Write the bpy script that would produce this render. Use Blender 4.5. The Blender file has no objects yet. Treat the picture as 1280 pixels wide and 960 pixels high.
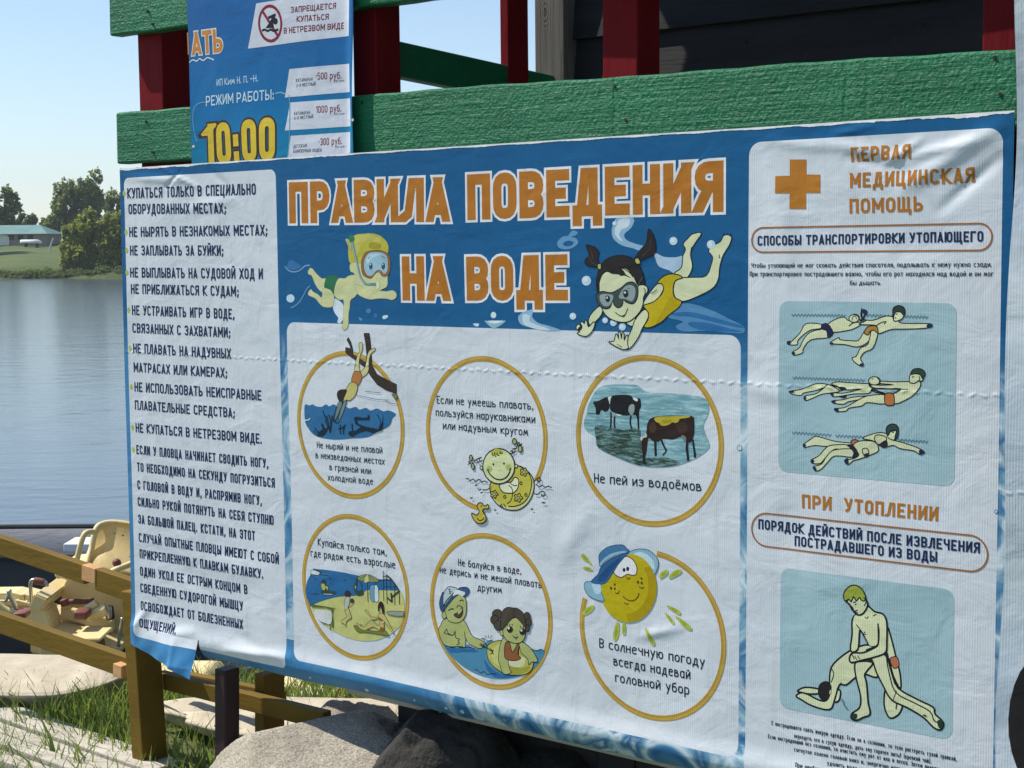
import bpy, bmesh, math, random
import numpy as np
from mathutils import Matrix, Vector
from mathutils.geometry import tessellate_polygon
R = math.radians
sc = bpy.context.scene
COL = sc.collection
random.seed(7)

# ------------------------------------------------------------------ camera, sky, sun, exposure
EYE = 1.6
FPX, PITCH, ROLL, YAW = 1906.75, 0.0871356, -0.010332, 0.911177
cam = bpy.data.cameras.new('camera')
cam.sensor_width = 36.0
cam.lens = FPX / 1280 * 36
cam.clip_start = 0.05
cam.clip_end = 3000
camera = bpy.data.objects.new('camera', cam)
COL.objects.link(camera)
camera.matrix_world = Matrix.Translation((0, 0, EYE)) @ Matrix.Rotation(math.pi / 2 - PITCH, 4, 'X') @ Matrix.Rotation(ROLL, 4, 'Z')
sc.camera = camera

SUN_AZ, SUN_EL = R(-74), R(54)          # azimuth from +Y, clockwise
world = bpy.data.worlds.new('World')
sc.world = world
world.use_nodes = True
wn = world.node_tree
bg = wn.nodes['Background']
sky = wn.nodes.new('ShaderNodeTexSky')
sky.sky_type = 'NISHITA'
sky.sun_disc = False
sky.sun_elevation = SUN_EL
sky.sun_rotation = SUN_AZ
sky.air_density = 1.0
sky.dust_density = 0.25
sky.ozone_density = 2.6
wn.links.new(sky.outputs[0], bg.inputs[0])
bg.inputs[1].default_value = 0.125
sl = bpy.data.lights.new('sun', 'SUN')
sl.energy = 4.9
sl.angle = R(0.5)
sl.color = (1.0, 0.94, 0.84)
sun = bpy.data.objects.new('sun', sl)
COL.objects.link(sun)
sdir = Vector((math.sin(SUN_AZ) * math.cos(SUN_EL), math.cos(SUN_AZ) * math.cos(SUN_EL), math.sin(SUN_EL)))
sun.rotation_euler = sdir.to_track_quat('Z', 'Y').to_euler()
sc.view_settings.view_transform = 'Standard'
sc.view_settings.look = 'None'
sc.view_settings.exposure = 0.33
sc.view_settings.gamma = 1.0

# ------------------------------------------------------------------ measuring helpers
cp_, sp_ = math.cos(PITCH), math.sin(PITCH)
cr_, sr_ = math.cos(ROLL), math.sin(ROLL)
NX, NY = -math.cos(YAW), -math.sin(YAW)      # banner normal, towards the viewer's side
UX, UY = math.sin(YAW), -math.cos(YAW)       # along the banner, left to right
ROTZ = -(math.pi / 2 - YAW)

def ray(x, y):
    a, b = (x - 640) / FPX, (480 - y) / FPX
    a, b = a * cr_ - b * sr_, a * sr_ + b * cr_
    return (a, cp_ + b * sp_, -sp_ + b * cp_)

def PL(x, y, d=3.0):
    """sight line met with the upright plane at distance d: (along, height)"""
    r = ray(x, y)
    t = -d / (r[0] * NX + r[1] * NY)
    return ((r[0] * UX + r[1] * UY) * t, r[2] * t + EYE)

def LW(u, d, z):
    """banner frame (along, distance, height) to world"""
    return Vector((u * UX - d * NX, u * UY - d * NY, z))

def GZ(x, y, z):
    r = ray(x, y)
    t = (z - EYE) / r[2]
    return Vector((r[0] * t, r[1] * t, z))

def GY(x, y, dep):
    r = ray(x, y)
    t = dep / r[1]
    return Vector((r[0] * t, dep, EYE + r[2] * t))

# ------------------------------------------------------------------ materials
def lin(c):
    c /= 255.0
    return c / 12.92 if c <= 0.04045 else ((c + 0.055) / 1.055) ** 2.4

def ink(r, g, b):
    """sun-faded print colour: whites stay near bare vinyl, inks sit deeper"""
    s = min(max((min(r, g, b) - 130) / 60, 0), 1)
    k = .92 + .28 * s
    c = [lin(v) for v in (r, g, b)]
    m_ = sum(c) / 3
    return tuple(min(0.88, max(.002, (m_ + (v - m_) * 1.12) * k)) for v in c) + (1,)

def nt(name):
    m = bpy.data.materials.new(name)
    m.use_nodes = True
    t = m.node_tree
    return m, t, t.nodes['Principled BSDF']

def N(t, kind, **kw):
    n = t.nodes.new(kind)
    for k, v in kw.items():
        if k.startswith('i_'):
            n.inputs[k[2:].replace('_', ' ')].default_value = v
        elif k.startswith('n') and k[1:].isdigit():
            n.inputs[int(k[1:])].default_value = v
        else:
            setattr(n, k, v)
    return n

def ramp(t, fac, stops):
    r = t.nodes.new('ShaderNodeValToRGB')
    e = r.color_ramp.elements
    e[0].position, e[0].color = stops[0][0], stops[0][1]
    e[1].position, e[1].color = stops[1][0], stops[1][1]
    for p, c in stops[2:]:
        q = e.new(p)
        q.color = c
    t.links.new(fac, r.inputs[0])
    return r.outputs[0]

def noise(t, vec, scale, detail=4, rough=0.55, dist=0.0, mapscale=None):
    if mapscale is not None:
        mp = t.nodes.new('ShaderNodeMapping')
        mp.inputs['Scale'].default_value = mapscale
        t.links.new(vec, mp.inputs[0])
        vec = mp.outputs[0]
    n = t.nodes.new('ShaderNodeTexNoise')
    n.inputs['Scale'].default_value = scale
    n.inputs['Detail'].default_value = detail
    n.inputs['Roughness'].default_value = rough
    n.inputs['Distortion'].default_value = dist
    t.links.new(vec, n.inputs['Vector'])
    return n.outputs[0]

def mix(t, fac, a, b, mode='MIX'):
    m = t.nodes.new('ShaderNodeMix')
    m.data_type = 'RGBA'
    m.blend_type = mode
    for sock, v in ((0, fac), (6, a), (7, b)):
        if isinstance(v, (int, float, tuple)):
            m.inputs[sock].default_value = v
        else:
            t.links.new(v, m.inputs[sock])
    return m.outputs[2]

def mth(t, op, a, b=None, c=None, clamp=False):
    m = t.nodes.new('ShaderNodeMath')
    m.operation = op
    m.use_clamp = clamp
    for i, v in enumerate((a, b, c)):
        if v is None:
            continue
        if isinstance(v, (int, float)):
            m.inputs[i].default_value = v
        else:
            t.links.new(v, m.inputs[i])
    return m.outputs[0]

def bump(t, bs, h, strength, dist):
    b = t.nodes.new('ShaderNodeBump')
    b.inputs['Strength'].default_value = strength
    b.inputs['Distance'].default_value = dist
    t.links.new(h, b.inputs['Height'])
    t.links.new(b.outputs[0], bs.inputs['Normal'])
    return b

def objco(t):
    return t.nodes.new('ShaderNodeTexCoord').outputs['Object']

def rough_mat(name, c1, c2, scale=6, bscale=40, bstr=0.4, bdist=0.01, rough=0.7, mapscale=None, c3=None):
    m, t, b = nt(name)
    co = objco(t)
    f = noise(t, co, scale, 6, 0.6, mapscale=mapscale)
    st = [(0.3, c1), (0.7, c2)] + ([(0.95, c3)] if c3 else [])
    t.links.new(ramp(t, f, st), b.inputs['Base Color'])
    b.inputs['Roughness'].default_value = rough
    b.inputs['Specular IOR Level'].default_value = .25
    bump(t, b, noise(t, co, bscale, 6, 0.6, mapscale=mapscale), bstr, bdist)
    return m

def g(r, g_, b):
    return (r, g_, b, 1)

# relief shared by every printed vinyl surface: ribbing, small dents, welded seam
def vinyl_relief():
    ng = bpy.data.node_groups.new('vinyl_relief', 'ShaderNodeTree')
    ng.interface.new_socket('Normal', in_out='OUTPUT', socket_type='NodeSocketVector')
    out = ng.nodes.new('NodeGroupOutput')
    tc = ng.nodes.new('ShaderNodeTexCoord')
    co = tc.outputs['Object']
    sep = ng.nodes.new('ShaderNodeSeparateXYZ')
    ng.links.new(co, sep.inputs[0])
    rn = noise(ng, co, 1.0, 2, 0.5, mapscale=(60, 1, 3))
    ribs = mth(ng, 'MULTIPLY', mth(ng, 'SINE', mth(ng, 'MULTIPLY', sep.outputs[0], 1150.0)), mth(ng, 'MULTIPLY', mth(ng, 'SUBTRACT', rn, .25, clamp=True), 1.6))
    soft = noise(ng, co, 7.0, 4, 0.5, 0.6, mapscale=(1.0, 1, 1.5))
    dents = noise(ng, co, 38.0, 3, 0.5)
    h = mth(ng, 'MULTIPLY', ribs, 0.00016)
    h = mth(ng, 'MULTIPLY_ADD', soft, 0.0042, h)
    h = mth(ng, 'MULTIPLY_ADD', dents, 0.0004, h)
    # seam: two rows of little pillows about one height
    wob = mth(ng, 'MULTIPLY', mth(ng, 'SINE', mth(ng, 'MULTIPLY', sep.outputs[0], 170.0)), 0.0022)
    z = mth(ng, 'ABSOLUTE', mth(ng, 'ADD', mth(ng, 'SUBTRACT', sep.outputs[2], SEAM_Z), wob))
    s = mth(ng, 'SUBTRACT', 1.0, mth(ng, 'DIVIDE', z, 0.006), clamp=True)
    s = mth(ng, 'MULTIPLY', s, mth(ng, 'ADD', 0.55, mth(ng, 'MULTIPLY', mth(ng, 'SINE', mth(ng, 'MULTIPLY', sep.outputs[0], 260.0)), 0.45)))
    h = mth(ng, 'MULTIPLY_ADD', s, 0.0011, h)
    b = ng.nodes.new('ShaderNodeBump')
    b.inputs['Strength'].default_value = 0.9
    b.inputs['Distance'].default_value = 1.0
    ng.links.new(h, b.inputs['Height'])
    ng.links.new(b.outputs[0], out.inputs[0])
    return ng

BX, BZ = -2.46, 0.375                      # base centre of the banner in the banner frame
SEAM_Z = PL(785, 472)[1] - BZ
RELIEF = vinyl_relief()

def vinyl_finish(t, b, rough=0.5):
    gnode = t.nodes.new('ShaderNodeGroup')
    gnode.node_tree = RELIEF
    t.links.new(gnode.outputs[0], b.inputs['Normal'])
    b.inputs['Roughness'].default_value = rough
    b.inputs['Specular IOR Level'].default_value = 0.22

INK = {}
def inkmat(r, g_, b, rough=0.5):
    key = (r, g_, b)
    if key not in INK:
        m, t, bs = nt('print_ink')
        co = objco(t)
        f = noise(t, co, 22, 5, 0.6)
        base = ink(r, g_, b)
        dark = tuple(v * 0.90 for v in base[:3]) + (1,)
        lite = tuple(min(.9, v * 1.05 + .004) for v in base[:3]) + (1,)
        t.links.new(ramp(t, f, [(0.3, dark), (0.75, lite)]), bs.inputs['Base Color'])
        vinyl_finish(t, bs, rough)
        INK[key] = m
    return INK[key]

M = {}
M['red'] = rough_mat('red_paint', g(.13, .005, .008), g(.20, .009, .013), 5, 60, .5, .005, .6, (1, 1, .2))
M['red'].node_tree.nodes['Principled BSDF'].inputs['Specular IOR Level'].default_value = .08
M['mustard'] = rough_mat('mustard_paint', g(.125, .076, .006), g(.19, .115, .012), 5, 50, .5, .005, .7, (.3, 1, 1))
M['endgrain'] = rough_mat('raw_wood', g(.50, .27, .11), g(.62, .36, .17), 30, 80, .3, .003, .7)
M['darkpost'] = rough_mat('dark_steel_paint', g(.030, .018, .020), g(.05, .028, .03), 5, 60, .2, .003, .5)
M['pontoon'] = rough_mat('weathered_cream_plastic', g(.55, .48, .34), g(.70, .64, .50), 5, 40, .3, .006, .55, None, g(.42, .37, .27))
M['pontoon_old'] = rough_mat('dirty_cream_plastic', g(.40, .34, .25), g(.60, .53, .40), 9, 60, .4, .006, .7, None, g(.28, .24, .18))
M['yellow'] = rough_mat('pale_yellow_plastic', g(.70, .56, .27), g(.78, .66, .36), 4, 40, .15, .004, .45)
M['darkboat'] = rough_mat('dark_hull_paint', g(.030, .036, .038), g(.055, .062, .066), 4, 30, .3, .01, .5, (.3, 1, 1))
M['greyboat'] = rough_mat('grey_hull_inside', g(.13, .14, .17), g(.19, .205, .24), 4, 30, .3, .01, .5, (.3, 1, 1))
M['white'] = rough_mat('white_paint', g(.70, .70, .68), g(.80, .80, .78), 6, 30, .1, .004, .5)
M['plank'] = rough_mat('bleached_plank', g(.34, .31, .25), g(.55, .51, .43), 8, 60, .5, .006, .8, (.25, 2, 1))
M['rail_lake'] = rough_mat('maroon_pedal', g(.16, .06, .05), g(.22, .09, .07), 8, 40, .2, .004, .5)
mm, t_, b_ = nt('worn_steel')
b_.inputs['Metallic'].default_value = 0.9
b_.inputs['Roughness'].default_value = 0.35
t_.links.new(ramp(t_, noise(t_, objco(t_), 30), [(.3, g(.35, .33, .3)), (.7, g(.6, .58, .55))]), b_.inputs['Base Color'])
M['steel'] = mm

# thick brushed green paint over rough sawn timber
def green_paint():
    m, t, b = nt('thick_green_paint')
    co = objco(t)
    f = noise(t, co, 9, 6, .65, mapscale=(.5, 1, 1))
    t.links.new(ramp(t, f, [(.25, g(.003, .120, .045)), (.7, g(.007, .180, .078))]), b.inputs['Base Color'])
    h1 = noise(t, co, 55, 6, .7, .5)
    h2 = noise(t, co, 9, 5, .7, mapscale=(.22, 1, 7))
    vr = t.nodes.new('ShaderNodeTexVoronoi')
    vr.inputs['Scale'].default_value = 120
    t.links.new(co, vr.inputs['Vector'])
    h = mth(t, 'ADD', mth(t, 'MULTIPLY', h1, .75), mth(t, 'MULTIPLY', h2, .8))
    fine = noise(t, co, 170, 4, .7)
    h = mth(t, 'ADD', h, mth(t, 'MULTIPLY', fine, .25))
    sepx = t.nodes.new('ShaderNodeSeparateXYZ')
    t.links.new(co, sepx.inputs[0])
    wv = mth(t, 'MULTIPLY', mth(t, 'SUBTRACT', noise(t, co, 14, 3, .6), .5), .035)
    for jx, amp in ((492, .5), (512, .35), (768, .8), (1058, .5), (1084, .7), (172, .4), (206, .4)):
        ux = PL(jx, 130, 3.05)[0] + 2.4
        dd = mth(t, 'ABSOLUTE', mth(t, 'ADD', mth(t, 'SUBTRACT', sepx.outputs[0], ux), wv))
        h = mth(t, 'SUBTRACT', h, mth(t, 'MULTIPLY', mth(t, 'SUBTRACT', 1.0, mth(t, 'DIVIDE', dd, .009), clamp=True), amp * .5))
    h = mth(t, 'ADD', h, mth(t, 'MULTIPLY', vr.outputs[0], .25))
    bump(t, b, h, 1.0, .0058)
    b.inputs['Roughness'].default_value = .45
    b.inputs['Specular IOR Level'].default_value = .3
    return m
M['green'] = green_paint()

KNOT = (.045, 2.0)
def grey_wood():
    m, t, b = nt('weathered_grey_timber')
    co = objco(t)
    gr = noise(t, co, 1.0, 6, .65, .6, (90, 30, 3.0))
    # a knot that bends the grain round it
    sep = t.nodes.new('ShaderNodeSeparateXYZ')
    t.links.new(co, sep.inputs[0])
    dx = mth(t, 'MULTIPLY', mth(t, 'SUBTRACT', sep.outputs[0], KNOT[0]), 1.7)
    dz = mth(t, 'MULTIPLY', mth(t, 'SUBTRACT', sep.outputs[2], KNOT[1]), .75)
    r = mth(t, 'SQRT', mth(t, 'ADD', mth(t, 'MULTIPLY', dx, dx), mth(t, 'MULTIPLY', dz, dz)))
    rings = mth(t, 'SINE', mth(t, 'MULTIPLY', r, 520.0))
    k = mth(t, 'SUBTRACT', 1.0, mth(t, 'MULTIPLY', r, 22.0), clamp=True)
    h = mth(t, 'ADD', gr, mth(t, 'MULTIPLY', mth(t, 'MULTIPLY', rings, k), .22))
    h = mth(t, 'SUBTRACT', h, mth(t, 'MULTIPLY', mth(t, 'SUBTRACT', 1.0, mth(t, 'MULTIPLY', r, 90.0), clamp=True), .5))
    t.links.new(ramp(t, h, [(.25, g(.06, .054, .046)), (.75, g(.20, .185, .16))]), b.inputs['Base Color'])
    bump(t, b, h, .6, .004)
    b.inputs['Roughness'].default_value = .85
    return m
M['greywood'] = grey_wood()
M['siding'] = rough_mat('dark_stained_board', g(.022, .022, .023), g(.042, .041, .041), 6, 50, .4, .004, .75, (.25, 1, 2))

def stone():
    m, t, b = nt('granite_boulder')
    co = objco(t)
    f = noise(t, co, 5, 8, .7)
    sp = noise(t, co, 160, 3, .7)
    c = ramp(t, f, [(.3, g(.32, .28, .21)), (.5, g(.52, .46, .36))] + [(.72, g(.64, .58, .47))])
    c = mix(t, ramp(t, sp, [(.42, g(0, 0, 0)), (.62, g(.8, .8, .8))]), c, g(.17, .155, .13))
    t.links.new(c, b.inputs['Base Color'])
    h = mth(t, 'ADD', mth(t, 'MULTIPLY', noise(t, co, 14, 8, .7), 1.0), mth(t, 'MULTIPLY', sp, .12))
    bump(t, b, h, .9, .03)
    b.inputs['Roughness'].default_value = .9
    return m
M['stone'] = stone()
M['shadestone'] = rough_mat('shade_dark_boulder', g(.020, .019, .017), g(.055, .050, .044), 7, 30, .9, .02, .8)  # deep shade under the banner put into the stone's near-black colour

def leaf_mat(name, c1, c2, c3, scale=.6):
    m, t, b = nt(name)
    co = objco(t)
    f = noise(t, co, scale, 3, .6)
    gi = t.nodes.new('ShaderNodeNewGeometry')
    f2 = mth(t, 'ADD', mth(t, 'MULTIPLY', f, .6), mth(t, 'MULTIPLY', gi.outputs['Random Per Island'], .4))
    t.links.new(ramp(t, f2, [(.25, c1), (.5, c2), (.78, c3)]), b.inputs['Base Color'])
    b.inputs['Roughness'].default_value = .6
    tr = t.nodes.new('ShaderNodeBsdfTranslucent')
    t.links.new(ramp(t, f2, [(.25, c2), (.75, c3)]), tr.inputs[0])
    mx = t.nodes.new('ShaderNodeMixShader')
    mx.inputs[0].default_value = .55
    t.links.new(b.outputs[0], mx.inputs[1])
    t.links.new(tr.outputs[0], mx.inputs[2])
    t.links.new(mx.outputs[0], t.nodes['Material Output'].inputs[0])
    return m
M['leaf_dark'] = leaf_mat('dark_foliage', g(.075, .115, .040), g(.125, .175, .055), g(.18, .22, .075), .35)
M['leaf_mid'] = leaf_mat('mid_foliage', g(.11, .155, .045), g(.17, .23, .065), g(.25, .30, .10), .3)
M['leaf_light'] = leaf_mat('willow_foliage', g(.16, .21, .035), g(.25, .30, .05), g(.36, .39, .09), .5)
M['grass'] = leaf_mat('grass_blades', g(.09, .15, .02), g(.16, .24, .035), g(.30, .35, .09), 3)
M['trunk'] = rough_mat('bark', g(.06, .05, .04), g(.12, .10, .08), 4, 20, .5, .03, .9)
M['birch'] = rough_mat('pale_bark', g(.4, .38, .34), g(.6, .58, .54), 4, 20, .3, .02, .9)

def ground_mat():
    m, t, b = nt('lawn_soil')
    co = objco(t)
    f = noise(t, co, 2.2, 8, .7)
    t.links.new(ramp(t, f, [(.3, g(.055, .075, .022)), (.55, g(.10, .12, .035)), (.75, g(.16, .14, .08))]), b.inputs['Base Color'])
    bump(t, b, noise(t, co, 30, 6, .7), .8, .03)
    b.inputs['Roughness'].default_value = .95
    return m
M['ground'] = ground_mat()

def bank_mat():
    m, t, b = nt('far_meadow')
    co = objco(t)
    f = noise(t, co, .10, 6, .65, mapscale=(1, 4, 1))
    c = ramp(t, f, [(.3, g(.045, .085, .016)), (.6, g(.095, .125, .028)), (.8, g(.16, .15, .055))])
    t.links.new(c, b.inputs['Base Color'])
    bump(t, b, noise(t, co, 1.2, 6, .7), .8, .4)
    b.inputs['Roughness'].default_value = .95
    return m
M['bank'] = bank_mat()

def water_mat():
    m, t, b = nt('lake_water')
    co = objco(t)
    b.inputs['Base Color'].default_value = (.085, .105, .12, 1)
    b.inputs['Roughness'].default_value = .14
    b.inputs['IOR'].default_value = 1.33
    h = mth(t, 'ADD', mth(t, 'MULTIPLY', noise(t, co, 2.2, 4, .55, .3, (.5, 1, 1)), .9),
            mth(t, 'MULTIPLY', noise(t, co, .25, 3, .5, 0, (.4, 1, 1)), 1.6))
    bump(t, b, h, .30, .045)
    return m
M['water'] = water_mat()

# ------------------------------------------------------------------ object helpers
def link(name, me, mat=None, parent=None):
    o = bpy.data.objects.new(name, me)
    COL.objects.link(o)
    if mat is not None:
        for q in (mat if isinstance(mat, (list, tuple)) else [mat]):
            me.materials.append(q)
    if parent is not None:
        o.parent = parent
    return o

def obj(name, bm, mat, parent=None, smooth=False):
    me = bpy.data.meshes.new(name)
    bm.normal_update()
    bm.to_mesh(me)
    bm.free()
    if smooth:
        me.polygons.foreach_set('use_smooth', [True] * len(me.polygons))
    return link(name, me, mat, parent)

def tag(o, label, cat, group=None, kind=None):
    o['label'] = label
    o['category'] = cat
    if group:
        o['group'] = group
    if kind:
        o['kind'] = kind
    return o

def thing(name, label, cat, loc=(0, 0, 0), rz=0, group=None):
    o = bpy.data.objects.new(name, None)
    COL.objects.link(o)
    o.location = loc
    o.rotation_euler = (0, 0, rz)
    o.empty_display_size = .1
    return tag(o, label, cat, group)

def box(bm, lo, hi, bev=0.0):
    lo, hi = Vector(lo), Vector(hi)
    r = bmesh.ops.create_cube(bm, size=1.0)
    c, s = (lo + hi) / 2, hi - lo
    for v in r['verts']:
        v.co = Vector((v.co.x * s.x, v.co.y * s.y, v.co.z * s.z)) + c
    if bev:
        es = list({e for v in r['verts'] for e in v.link_edges})
        bmesh.ops.bevel(bm, geom=es, offset=bev, segments=2, affect='EDGES', profile=.5)

def beam(bm, a, b, w, h, bev=0.004, up=(0, 0, 1), cuts=0, wob=0.0, rnd=None):
    """squared timber from a to b; w across, h along up"""
    a, b = Vector(a), Vector(b)
    d = (b - a)
    L = d.length
    d.normalize()
    up = Vector(up)
    side = d.cross(up).normalized()
    up2 = side.cross(d).normalized()
    m = Matrix((d, side, up2)).transposed().to_4x4()
    m.translation = (a + b) / 2
    r = bmesh.ops.create_cube(bm, size=1.0)
    vs = r['verts']
    for v in vs:
        v.co = Vector((v.co.x * L, v.co.y * w, v.co.z * h))
    if bev:
        es = list({e for v in vs for e in v.link_edges})
        nb = bmesh.ops.bevel(bm, geom=es, offset=bev, segments=2, affect='EDGES', profile=.5)
        vs = list({v for v in nb['verts']} | {v for v in vs if v.is_valid})
    bmesh.ops.transform(bm, matrix=m, verts=[v for v in vs if v.is_valid])

def tube(bm, pts, r, n=10, r2=None):
    pts = [Vector(p) for p in pts]
    rings = []
    for i, p in enumerate(pts):
        d = (pts[min(i + 1, len(pts) - 1)] - pts[max(i - 1, 0)]).normalized()
        u = d.orthogonal().normalized() if i == 0 else (u - d * u.dot(d)).normalized()
        w = d.cross(u)
        rr = r if r2 is None else r + (r2 - r) * i / (len(pts) - 1)
        rings.append([bm.verts.new(p + (u * math.cos(2 * math.pi * k / n) + w * math.sin(2 * math.pi * k / n)) * rr) for k in range(n)])
    for A, B in zip(rings, rings[1:]):
        for k in range(n):
            bm.faces.new((A[k], A[(k + 1) % n], B[(k + 1) % n], B[k]))
    bm.faces.new(rings[0][::-1])
    bm.faces.new(rings[-1])

def smooth_path(pts, k=4):
    pts = [Vector(p) for p in pts]
    out = []
    for i in range(len(pts) - 1):
        p0, p1, p2, p3 = pts[max(i - 1, 0)], pts[i], pts[i + 1], pts[min(i + 2, len(pts) - 1)]
        for j in range(k):
            s = j / k
            out.append(.5 * ((2 * p1) + (p2 - p0) * s + (2 * p0 - 5 * p1 + 4 * p2 - p3) * s * s + (3 * p1 - p0 - 3 * p2 + p3) * s ** 3))
    out.append(pts[-1])
    return out

# ------------------------------------------------------------------ SETTING: lake, banks, ground
WZ = -0.70
def gsurf(x, y):
    """height of the near bank"""
    t = min(max((y - 5.3) / 3.6, 0), 1)
    z = -0.10 - 0.85 * (t * t * (3 - 2 * t))
    z += 0.012 * math.sin(x * 1.7 + 1) * math.sin(y * 1.3) + .006 * math.sin(x * 4.1) * math.sin(y * 3.7 + 2)
    if y > 10:
        z -= min((y - 10) * .15, 2.0)
    return z

def grid_sheet(name, xs, ys, fz, mat, label_kind='structure'):
    verts = [(x, y, fz(x, y)) for y in ys for x in xs]
    n = len(xs)
    faces = [(j * n + i, j * n + i + 1, (j + 1) * n + i + 1, (j + 1) * n + i) for j in range(len(ys) - 1) for i in range(n - 1)]
    me = bpy.data.meshes.new(name)
    me.from_pydata(verts, [], faces)
    me.polygons.foreach_set('use_smooth', [True] * len(faces))
    o = link(name, me, mat)
    o['kind'] = label_kind
    return o

def spread(a, b, n):
    return [a + (b - a) * i / (n - 1) for i in range(n)]
nxs = [-60, -40, -25, -15, -10] + spread(-8, 8, 90) + [10, 15, 25, 40, 60]
nys = [-60, -30, -12, -4] + spread(-2, 14, 90) + [18, 26]
grid_sheet('ground', nxs, nys, gsurf, M['ground'])

water = grid_sheet('water', [-900, -300, -100, -30, 0, 30, 100, 300, 900], [7.0, 12, 30, 60, 100, 160, 240], lambda x, y: WZ, M['water'])

SHORE = GZ(75, 348, WZ).y
BARN_Y = SHORE + 42
def bankz(x, y):
    d = y - SHORE
    top = (GY(30, 308, BARN_Y).z)
    wig = 1.2 * math.sin(x * .09) + .8 * math.sin(x * .31 + 1)
    d2 = d + wig
    if d2 < 0:
        return WZ - .6 + d2 * .1
    lip = .9 * min(d2 / 2.5, 1)
    return WZ + lip + (top - WZ - .9) * min(d2 / 42, 1.15) ** .8 + .12 * math.sin(x * .8 + y * .3)
grid_sheet('far_bank', spread(-900, -130, 30) + spread(-120, 40, 150) + spread(50, 900, 30),
           spread(SHORE - 6, SHORE + 10, 24) + spread(SHORE + 12, SHORE + 60, 40) + [SHORE + 90, SHORE + 200, SHORE + 700, SHORE + 1600], bankz, M['bank'])

def leaves(blobs, n, size, rng, shell=.55):
    """many small leaf faces spread through the crown's lobes"""
    vol = np.array([b[3] * b[4] * b[5] for b in blobs]) ** (2 / 3)
    idx = rng.choice(len(blobs), n, p=vol / vol.sum())
    B = np.array(blobs)[idx]
    d = rng.normal(size=(n, 3))
    d /= np.linalg.norm(d, axis=1)[:, None]
    r = shell + (1 - shell) * rng.random(n) ** .8
    r *= 1 + .14 * rng.normal(size=n)
    c = B[:, :3] + d * r[:, None] * B[:, 3:6]
    a = rng.normal(size=(n, 3)) + d * .4
    a /= np.linalg.norm(a, axis=1)[:, None]
    b = np.cross(a, rng.normal(size=(n, 3)))
    b /= np.linalg.norm(b, axis=1)[:, None]
    s = size * (.6 + .8 * rng.random(n))[:, None]
    v = np.stack([c - a * s, c + b * s * .55, c + a * s, c - b * s * .55], axis=1).reshape(-1, 3)
    return v

def leaf_mesh(name, v, mat, parent):
    me = bpy.data.meshes.new(name)
    n = len(v) // 4
    me.vertices.add(n * 4)
    me.vertices.foreach_set('co', v.astype(np.float32).ravel())
    me.loops.add(n * 4)
    me.loops.foreach_set('vertex_index', np.arange(n * 4, dtype=np.int32))
    me.polygons.add(n)
    me.polygons.foreach_set('loop_start', np.arange(0, n * 4, 4, dtype=np.int32))
    me.update(calc_edges=True)
    return link(name, me, mat, parent)

def tree(name, label, cat, base, blobs, n, size, mat, trunk_h, trunk_r, seed, group=None, trunkmat=None):
    t = thing(name, label, cat, base, 0, group)
    rng = np.random.default_rng(seed)
    # break each lobe into sub-lobes so the outline stays uneven
    sub = []
    for (x, y, z, rx, ry, rz) in blobs:
        for k in range(13):
            d = rng.normal(size=3)
            d /= np.linalg.norm(d)
            q = .22 + .26 * rng.random()
            sub.append((x + d[0] * rx * .74, y + d[1] * ry * .74, z + d[2] * rz * .74, rx * q, ry * q, rz * q))
    leaf_mesh('crown', leaves(sub, n, size, rng), mat, t)
    bm = bmesh.new()
    tube(bm, [(0, 0, -.5), (.1 * trunk_r, 0, trunk_h * .5), (0, .1, trunk_h)], trunk_r, 8, trunk_r * .5)
    for (x, y, z, rx, ry, rz) in blobs:
        tube(bm, [(0, 0, trunk_h * .6), (x * .5, y * .5, (trunk_h * .6 + z) / 2 + .2), (x, y, z)], trunk_r * .4, 6, trunk_r * .12)
    obj('trunk', bm, trunkmat or M['trunk'], t)
    return t

def far(x, y, dep):
    return GY(x, y, dep)
def on_bank(x, dep):
    p = GY(x, 320, dep)
    return Vector((p.x, dep, bankz(p.x, dep)))
def lobes(base, dep, spec, depth_ratio=.8):
    """lobes from picture extents (x0,y0,x1,y1) at a given distance, relative to the tree's base"""
    out = []
    for (x0, y0, x1, y1) in spec:
        a, b = GY(x0, y0, dep), GY(x1, y1, dep)
        rx, rz = abs(b.x - a.x) / 2, abs(a.z - b.z) / 2
        out.append(((a.x + b.x) / 2 - base.x, 0, (a.z + b.z) / 2 - base.z, rx, rx * depth_ratio, rz))
    return out

d = SHORE + 52
b = on_bank(98, d)
tree('poplar_tree', 'tall green tree with a ragged crown behind the round willow bush', 'tree', b,
     lobes(b, d, [(56, 250, 88, 310), (66, 222, 100, 285), (84, 214, 118, 270), (100, 212, 134, 262), (80, 250, 130, 310), (60, 268, 95, 318), (110, 235, 140, 300)]),
     9500, .27, M['leaf_mid'], 6, .35, 1)
d = SHORE + 60
b = on_bank(150, d)
tree('poplar_tree', 'green treetop beyond the bush, against the left edge of the rules banner', 'tree', b,
     lobes(b, d, [(128, 236, 160, 290), (134, 250, 175, 315), (145, 228, 180, 280)]), 3400, .30, M['leaf_mid'], 6, .3, 2)
d = SHORE + 48
b = on_bank(4, d)
tree('poplar_tree', 'loose narrow tree standing at the left edge beside the barn with the teal roof', 'tree', b,
     lobes(b, d, [(-25, 236, 6, 300), (2, 229, 15, 250), (8, 236, 24, 262), (-4, 240, 14, 275), (10, 252, 29, 268), (-12, 258, 12, 298), (6, 264, 20, 290)]), 3600, .27, M['leaf_mid'], 5, .25, 3)
d = SHORE + 70
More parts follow.
